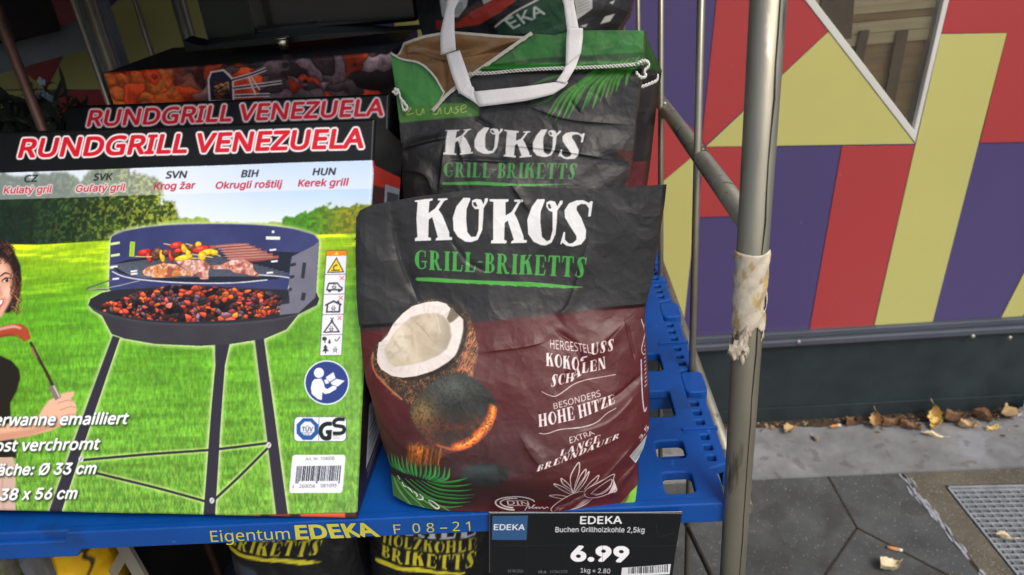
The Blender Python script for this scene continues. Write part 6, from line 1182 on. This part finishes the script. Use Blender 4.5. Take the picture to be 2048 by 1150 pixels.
# rack standing between the trolley and the wall
M_gal = mat("grey_rack_steel", (104, 112, 118), .6, .3, var=.2, vs=14); M_tape = mat("old_tape", (170, 162, 142), .7, var=.2, vs=60)
YK = 1.46; rk = thing("rack", (-1.0, YK, 0), "grey slotted steel rack with remains of pale tape behind the left side of the trolley", "rack")
p0, p1 = on_y(205, 0, YK), on_y(232, 140, YK); d = (p0-p1)/(p0[2]-p1[2]); b = MB(); w_ = .028
base = p1+d*(0-p1[2]); topp = p1+d*(1.85-p1[2]); Q0 = on_y(196, 70, YK)
xs0, xs1 = on_y(172, 70, YK)[0], on_y(222, 70, YK)[0]
zz = [0]+[v for k in range(30) for v in (.08+.06*k, .08+.06*k+.030)]+[1.9]
cx = (xs0+xs1)/2-.004
for a, c in zip(zz[::2], zz[1::2]): b.box((cx-.007, YK-.0015, a), (cx+.007, YK+.0015, c), 0)
b.box((xs0, YK-.0015, 0), (cx-.0072, YK+.0015, 1.9), 0); b.box((cx+.0072, YK-.0015, 0), (xs1, YK+.0015, 1.9), 0); b.box((xs1-.002, YK+.002, 0), (xs1+.001, YK+.03, 1.9), 0); b.build("upright", M_gal, rk)
b = MB(); rs = np.random.RandomState(6); pts = [(189, 22), (200, 24), (206, 44), (214, 62), (219, 92), (226, 140), (205, 142), (204, 128), (207, 100), (200, 84), (190, 76), (196, 70), (199, 52), (190, 42), (184, 34)]
b.prism([on_y(x+rs.randn(), y, YK-.004) for x, y in pts], (0, .002, 0)); b.build("tape", M_tape, rk)
b = MB(); A, Bq = on_y(-40, 130, YK+.0), on_y(166, 70, YK); b.prism([A+(0, .01, .026), Bq+(0, .01, .026), Bq+(0, .01, -.026), A+(0, .01, -.026)], (0, .03, 0)); A2 = A-(Bq-A)*1.2; b.prism([A2+(0, .01, .026), A+(-.001, .01, .026), A+(-.001, .01, -.026), A2+(0, .01, -.026)], (0, .03, 0)); b.build("beam", M_gal, rk)
b = MB(); b.box((-1.9, YK-.01, 0), (-1.86, YK+.02, 1.9), .002); b.build("upright", M_gal, rk)
q = on_y(140, 60, YK); b = MB(); b.box((A[0]-.3, YK-.16, A[2]+.050), (q[0]-.005, YK-.012, A[2]+.38), .006); b.box((A[0]-.31, YK-.17, A[2]+.32), (q[0]-.001, YK-.002, A[2]+.345), .003)
o = b.build("crate", M_blk2); tag(o, "black crate sitting on the grey rack beam in the upper left corner", "crate")
# plants in the dark corner
M_lv = [mat("grey_green_leaf", (64, 76, 62), .6, var=.3, vs=40), mat("dark_leaf", (34, 46, 34), .6, var=.3, vs=40)]
def plant(name, x, y, z, n_, L_, seed, label):
    r = np.random.RandomState(seed); o = thing(name, (x, y, 0), label, "plant"); b = MB()
    for i in range(n_):
        a = r.uniform(0, 6.28); q0 = np.array((x+.10*r.randn()*.5, y+.05*r.randn(), z-.12+.12*r.rand())); l = L_*(.6+.6*r.rand()); dr = np.array((math.cos(a)*.7, math.sin(a)*.5, .5+r.rand())); dr /= np.linalg.norm(dr); sw = nz(np.cross(dr, (r.randn(), r.randn(), .3)))*.006*(.6+r.rand()); vs = []
        for k in range(7): f = k/6; p = q0+dr*l*f+np.array((0, 0, -.5*l*f*f*r.uniform(.5, 1))); ww = sw*math.sin(math.pi*(f*.9+.08)); vs += [p-ww, p+ww]
        b.add(vs, [[2*k, 2*k+1, 2*k+3, 2*k+2] for k in range(6)], r.randint(2), True)
    b.build("leaves", M_lv, o); b = MB(); b.lathe([(0, 0), (.09, 0), (.12, z-.16), (.125, z-.15), (.11, z-.16), (0, z-.17)], (x, y, 0), 20); b.build("pot", mat("dark_pot", (40, 34, 30), .7), o); return o
pp = on_y(22, 225, 1.30); plant("plant", pp[0], 1.30, pp[2]-.01, 240, .13, 4, "grey green leafy plant in the dark corner at the far left behind the trolley bars")
b = MB(); rs = np.random.RandomState(9)
fl = thing("flower", tuple(on_y(95, 200, 1.34)*np.array((1, 1, 0))), "small pale blue flowers beside the grey green plant behind the rusty bar", "flower")
b = MB()
for (x, y) in ((84, 162), (80, 192), (90, 188), (98, 200), (104, 196), (96, 207), (86, 204), (88, 214)):
    c = on_y(x, y, 1.34)
    for k in range(5):
        a = k*1.257+rs.rand(); t_ = np.array((math.cos(a), -.3, math.sin(a)))*.009; s_ = np.array((-math.sin(a), 0, math.cos(a)))*.004; b.add([c, c+t_*.6+s_, c+t_, c+t_*.6-s_], [[0, 1, 2, 3]])
b.build("petals", mat("pale_blue_petal", (150, 172, 190), .6, var=.2, vs=90), fl); b = MB()
for (x, y) in ((84, 162), (90, 190), (100, 200)): c = on_y(x, y, 1.345); b.tube([c, (c[0]+.01, 1.345, c[2]*.5), (c[0]+.02, 1.345, 0)], .002, 5)
b.build("stem", M_lv[1], fl)

# lower deck of the trolley and what stands on it
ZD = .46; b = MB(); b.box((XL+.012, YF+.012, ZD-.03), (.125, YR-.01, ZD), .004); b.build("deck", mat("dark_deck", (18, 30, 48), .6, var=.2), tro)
b = MB(); b.box((XL+.02, YR-.022, ZD+.002), (.12, YR-.014, ZS-.05), 0); b.build("light_stop", M_blk2, tro)  # added black board that stops light leaking in under the shelf
def low_bag(name, label, ox, px0, px1, draw, seed):
    pl = lean_plane((0, .562, ZD), 9); uq = pl.uv([(px0, 1040), (px1, 1040)]); u0, u1 = uq[0, 0], uq[1, 0]; vT = .415
    pr = Print(pl, u0-.01, u1+.01, .0, vT+.01, .0009, (10, 11, 15)); draw(pr); h, w = 190, 170
    t = np.linspace(0, 1, h)[:, None]; s_ = np.linspace(0, 1, w)[None]; U = (u0+(u1-u0)*s_)+(0*t)+.006*np.sin(t*7+seed)*(2*s_-1); Vv = vT-(vT-.002)*t+0*s_
    z = .03*(1-np.abs(2*s_-1)**3)*np.sin(math.pi*np.clip(t, .03, .97))**.5+wrinkle(h, w, h/.4, seed, .0035)-.03
    V = pl.O+U[..., None]*pl.e+Vv[..., None]*pl.w+z[..., None]*pl.n; Bk = np.stack([V[:, -1], V[:, -1]-pl.n*.05+pl.e*.006, V[:, -1]-pl.n*.12, V[:, 0]-pl.n*.12, V[:, 0]-pl.n*.05-pl.e*.006, V[:, 0]], 1)
    o = grids(name, [(V, pr.at_uv(U, Vv), 0, None), (Bk, np.array((.07, .07, .09)), 0, None)], [M_bag]); return tag(o, label, "charcoal bag", "dark bags below the shelf")
YL = (196, 186, 44)
def dA(pr):
    pr.text("HOLZKOHLE", (455, 1090), (640, 1094), (462, 1066), (646, 1070), YL, slab=True); pr.text("BRIKETTS", (437, 1117), (632, 1122.5), (446, 1091), (639, 1095), YL, slab=True); pr.poly([(421, 1125), (430, 1122), (520, 1124), (600, 1128), (641, 1134), (600, 1137), (520, 1131), (421, 1131)], YL); pr.ell(460, 1160, 50, 16, (46, 60, 76), .8, 0, 3)
def dB(pr):
    pr.text("GRILL", (762, 1081), (951, 1087), (764, 1040), (952, 1045), (206, 210, 216), slab=True); pr.text("HOLZKOHLE", (758, 1104), (951, 1112), (760, 1083), (951, 1091), YL, slab=True); pr.text("BRIKETTS", (755, 1132), (949, 1143), (757, 1108), (951, 1115), YL, slab=True); pr.poly([(741, 1143), (760, 1139), (850, 1141), (930, 1148), (930, 1152), (850, 1148), (741, 1149)], YL)
low_bag("briquette_bag", "dark bag with one yellow lettered line below the shelf, left of the other dark bag", 0, 405, 698, dA, 3)
low_bag("briquette_bag", "dark bag with two yellow lettered lines under a white word, below the shelf", 0, 712, 980, dB, 11)
def dY(pr):
    n = fbm(pr.h, pr.w, 20, 30, 5); pr.put(np.ones((pr.h, pr.w)), (204, 160, 14)); pr.put(np.clip((n-.6)*8, 0, 1), (170, 120, 10), .6)
    pr.line([(150, 1090), (164, 1105), (160, 1122), (172, 1140), (168, 1170)], [3, 6, 4, 3], (40, 34, 20)); pr.ell(155, 1103, 6, 7, (50, 44, 24)); pr.line([(140, 1104), (150, 1112), (166, 1108)], 2, (40, 34, 20))
pl = lean_plane((0, .575, ZD), 6)
def soft_sack(name, label, px0, px1, vT, draw, base, seed, mat_=None):
    uq = pl.uv([(px0, 1110), (px1, 1110)]); u0, u1 = uq[0, 0], uq[1, 0]; pr = Print(pl, u0-.005, u1+.005, 0, vT+.01, .0012, base)
    if draw: draw(pr)
    h, w = 120, 70; t = np.linspace(0, 1, h)[:, None]; s_ = np.linspace(0, 1, w)[None]; tap = .72+.28*sq(t*3.5); uc = (u0+u1)/2; U = uc+(u1-u0)/2*(2*s_-1)*tap; Vv = vT-(vT-.002)*t+0*s_; z = .035*(1-np.abs(2*s_-1)**2.4)-.03+wrinkle(h, w, h/.4, seed, .006)
    V = pl.O+U[..., None]*pl.e+Vv[..., None]*pl.w+z[..., None]*pl.n; Bk = np.stack([V[:, -1], V[:, -1]-pl.n*.03, V[:, 0]-pl.n*.03, V[:, 0]], 1); o = grids(name, [(V, pr.at_uv(U, Vv), 0, None), (Bk, np.array(base)/255., 0, None)], [M_bag]); return tag(o, label, "sack")
soft_sack("sack", "yellow plastic sack with dark scribbled print standing under the left end of the shelf", 72, 176, .425, dY, (204, 160, 14), 4)
soft_sack("sack", "grey plastic sack left of the yellow one under the shelf", 18, 76, .42, lambda pr: pr.line([(52, 1110), (40, 1130), (44, 1160)], 1.5, (60, 62, 64)), (104, 108, 114), 7)
soft_sack("sack", "white and green speckled sack in the lower left corner", -40, 18, .42, lambda pr: pr.put(np.clip((fbm(pr.h, pr.w, 8, 8, 3)-.45)*8, 0, 1), (72, 84, 40)), (100, 100, 90), 9)
M_leg = mat("pale_grey_leg", (126, 124, 112), .5, .2, var=.1)
st = thing("folding_stand", (*on_y(250, 1130, .62)[:2], ZD), "pale grey crossed legs of a folding stand between the yellow sack and the dark bags", "stand")
for a, c, dy in (((236, 1080), (300, 1190), 0), ((262, 1085), (200, 1190), .012)):
    p, q = on_y(*a, .62+dy), on_y(*c, .62+dy); dd = (q-p)/(q[2]-p[2]); q = p+dd*(ZD+.002-p[2]); b = MB(); b.prism([p-(.008, 0, 0), p+(.008, 0, 0), q+(.008, 0, 0), q-(.008, 0, 0)], (0, .006, 0)); b.build("leg", M_leg, st)

# unseen shade casters added above and left of the trolley to darken its corner
ZU = 1.66; b = MB(); b.box((XL-.005, YF+.02, ZU-.02), (.14, YR-.01, ZU), .003); o = b.build("shelf", M_blue); tag(o, "unseen blue shelf added above the trolley to shade what lies behind", "shelf")
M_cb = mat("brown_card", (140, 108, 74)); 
for k, (x0, x1, hh_) in enumerate(((XL+.02, -.27, .40), (-.26, .12, .34))):
    b = MB(); b.box((x0, YF+.06, ZU+.001), (x1, YR-.05, ZU+hh_+.35), .004); o = b.build("carton", M_cb); tag(o, ("taller" if k == 0 else "lower")+" unseen brown carton added above the trolley to block the sky", "box")  # unseen boxes added to cut off skylight from above
b = MB(); b.box((-2.6, .50, .001), (-.76, 1.24, 1.16), .01); o = b.build("shade_block", M_blk2); tag(o, "unseen tall black crate added left of the trolley to keep light off the wall", "crate")  # unseen block added to keep light off the wall behind

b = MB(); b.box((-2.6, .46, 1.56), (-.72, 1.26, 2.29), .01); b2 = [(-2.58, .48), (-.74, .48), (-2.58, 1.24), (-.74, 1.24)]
o = thing("roll_trolley", (-1.12, .86, 0), "unseen second roll trolley added left of the first, its tall load blocking light", "trolley")  # unseen trolley, added so that its load blocks light from the left
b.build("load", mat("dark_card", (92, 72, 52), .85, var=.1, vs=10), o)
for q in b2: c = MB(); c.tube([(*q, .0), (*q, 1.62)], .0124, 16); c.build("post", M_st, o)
b = MB(); b.box((-3.4, .95, 2.30), (-.02, 1.795, 2.34), .004); b.box((-3.4, .93, 2.14), (-.02, .948, 2.34), .003); o = b.build("shade_awning", mat("shade_cloth", (60, 70, 66), .85, var=.1, vs=6)); tag(o, "dark awning out of view, added above the trolley to shade the wall", "shade_awning")  # unseen roof added to hold the left wall in shade
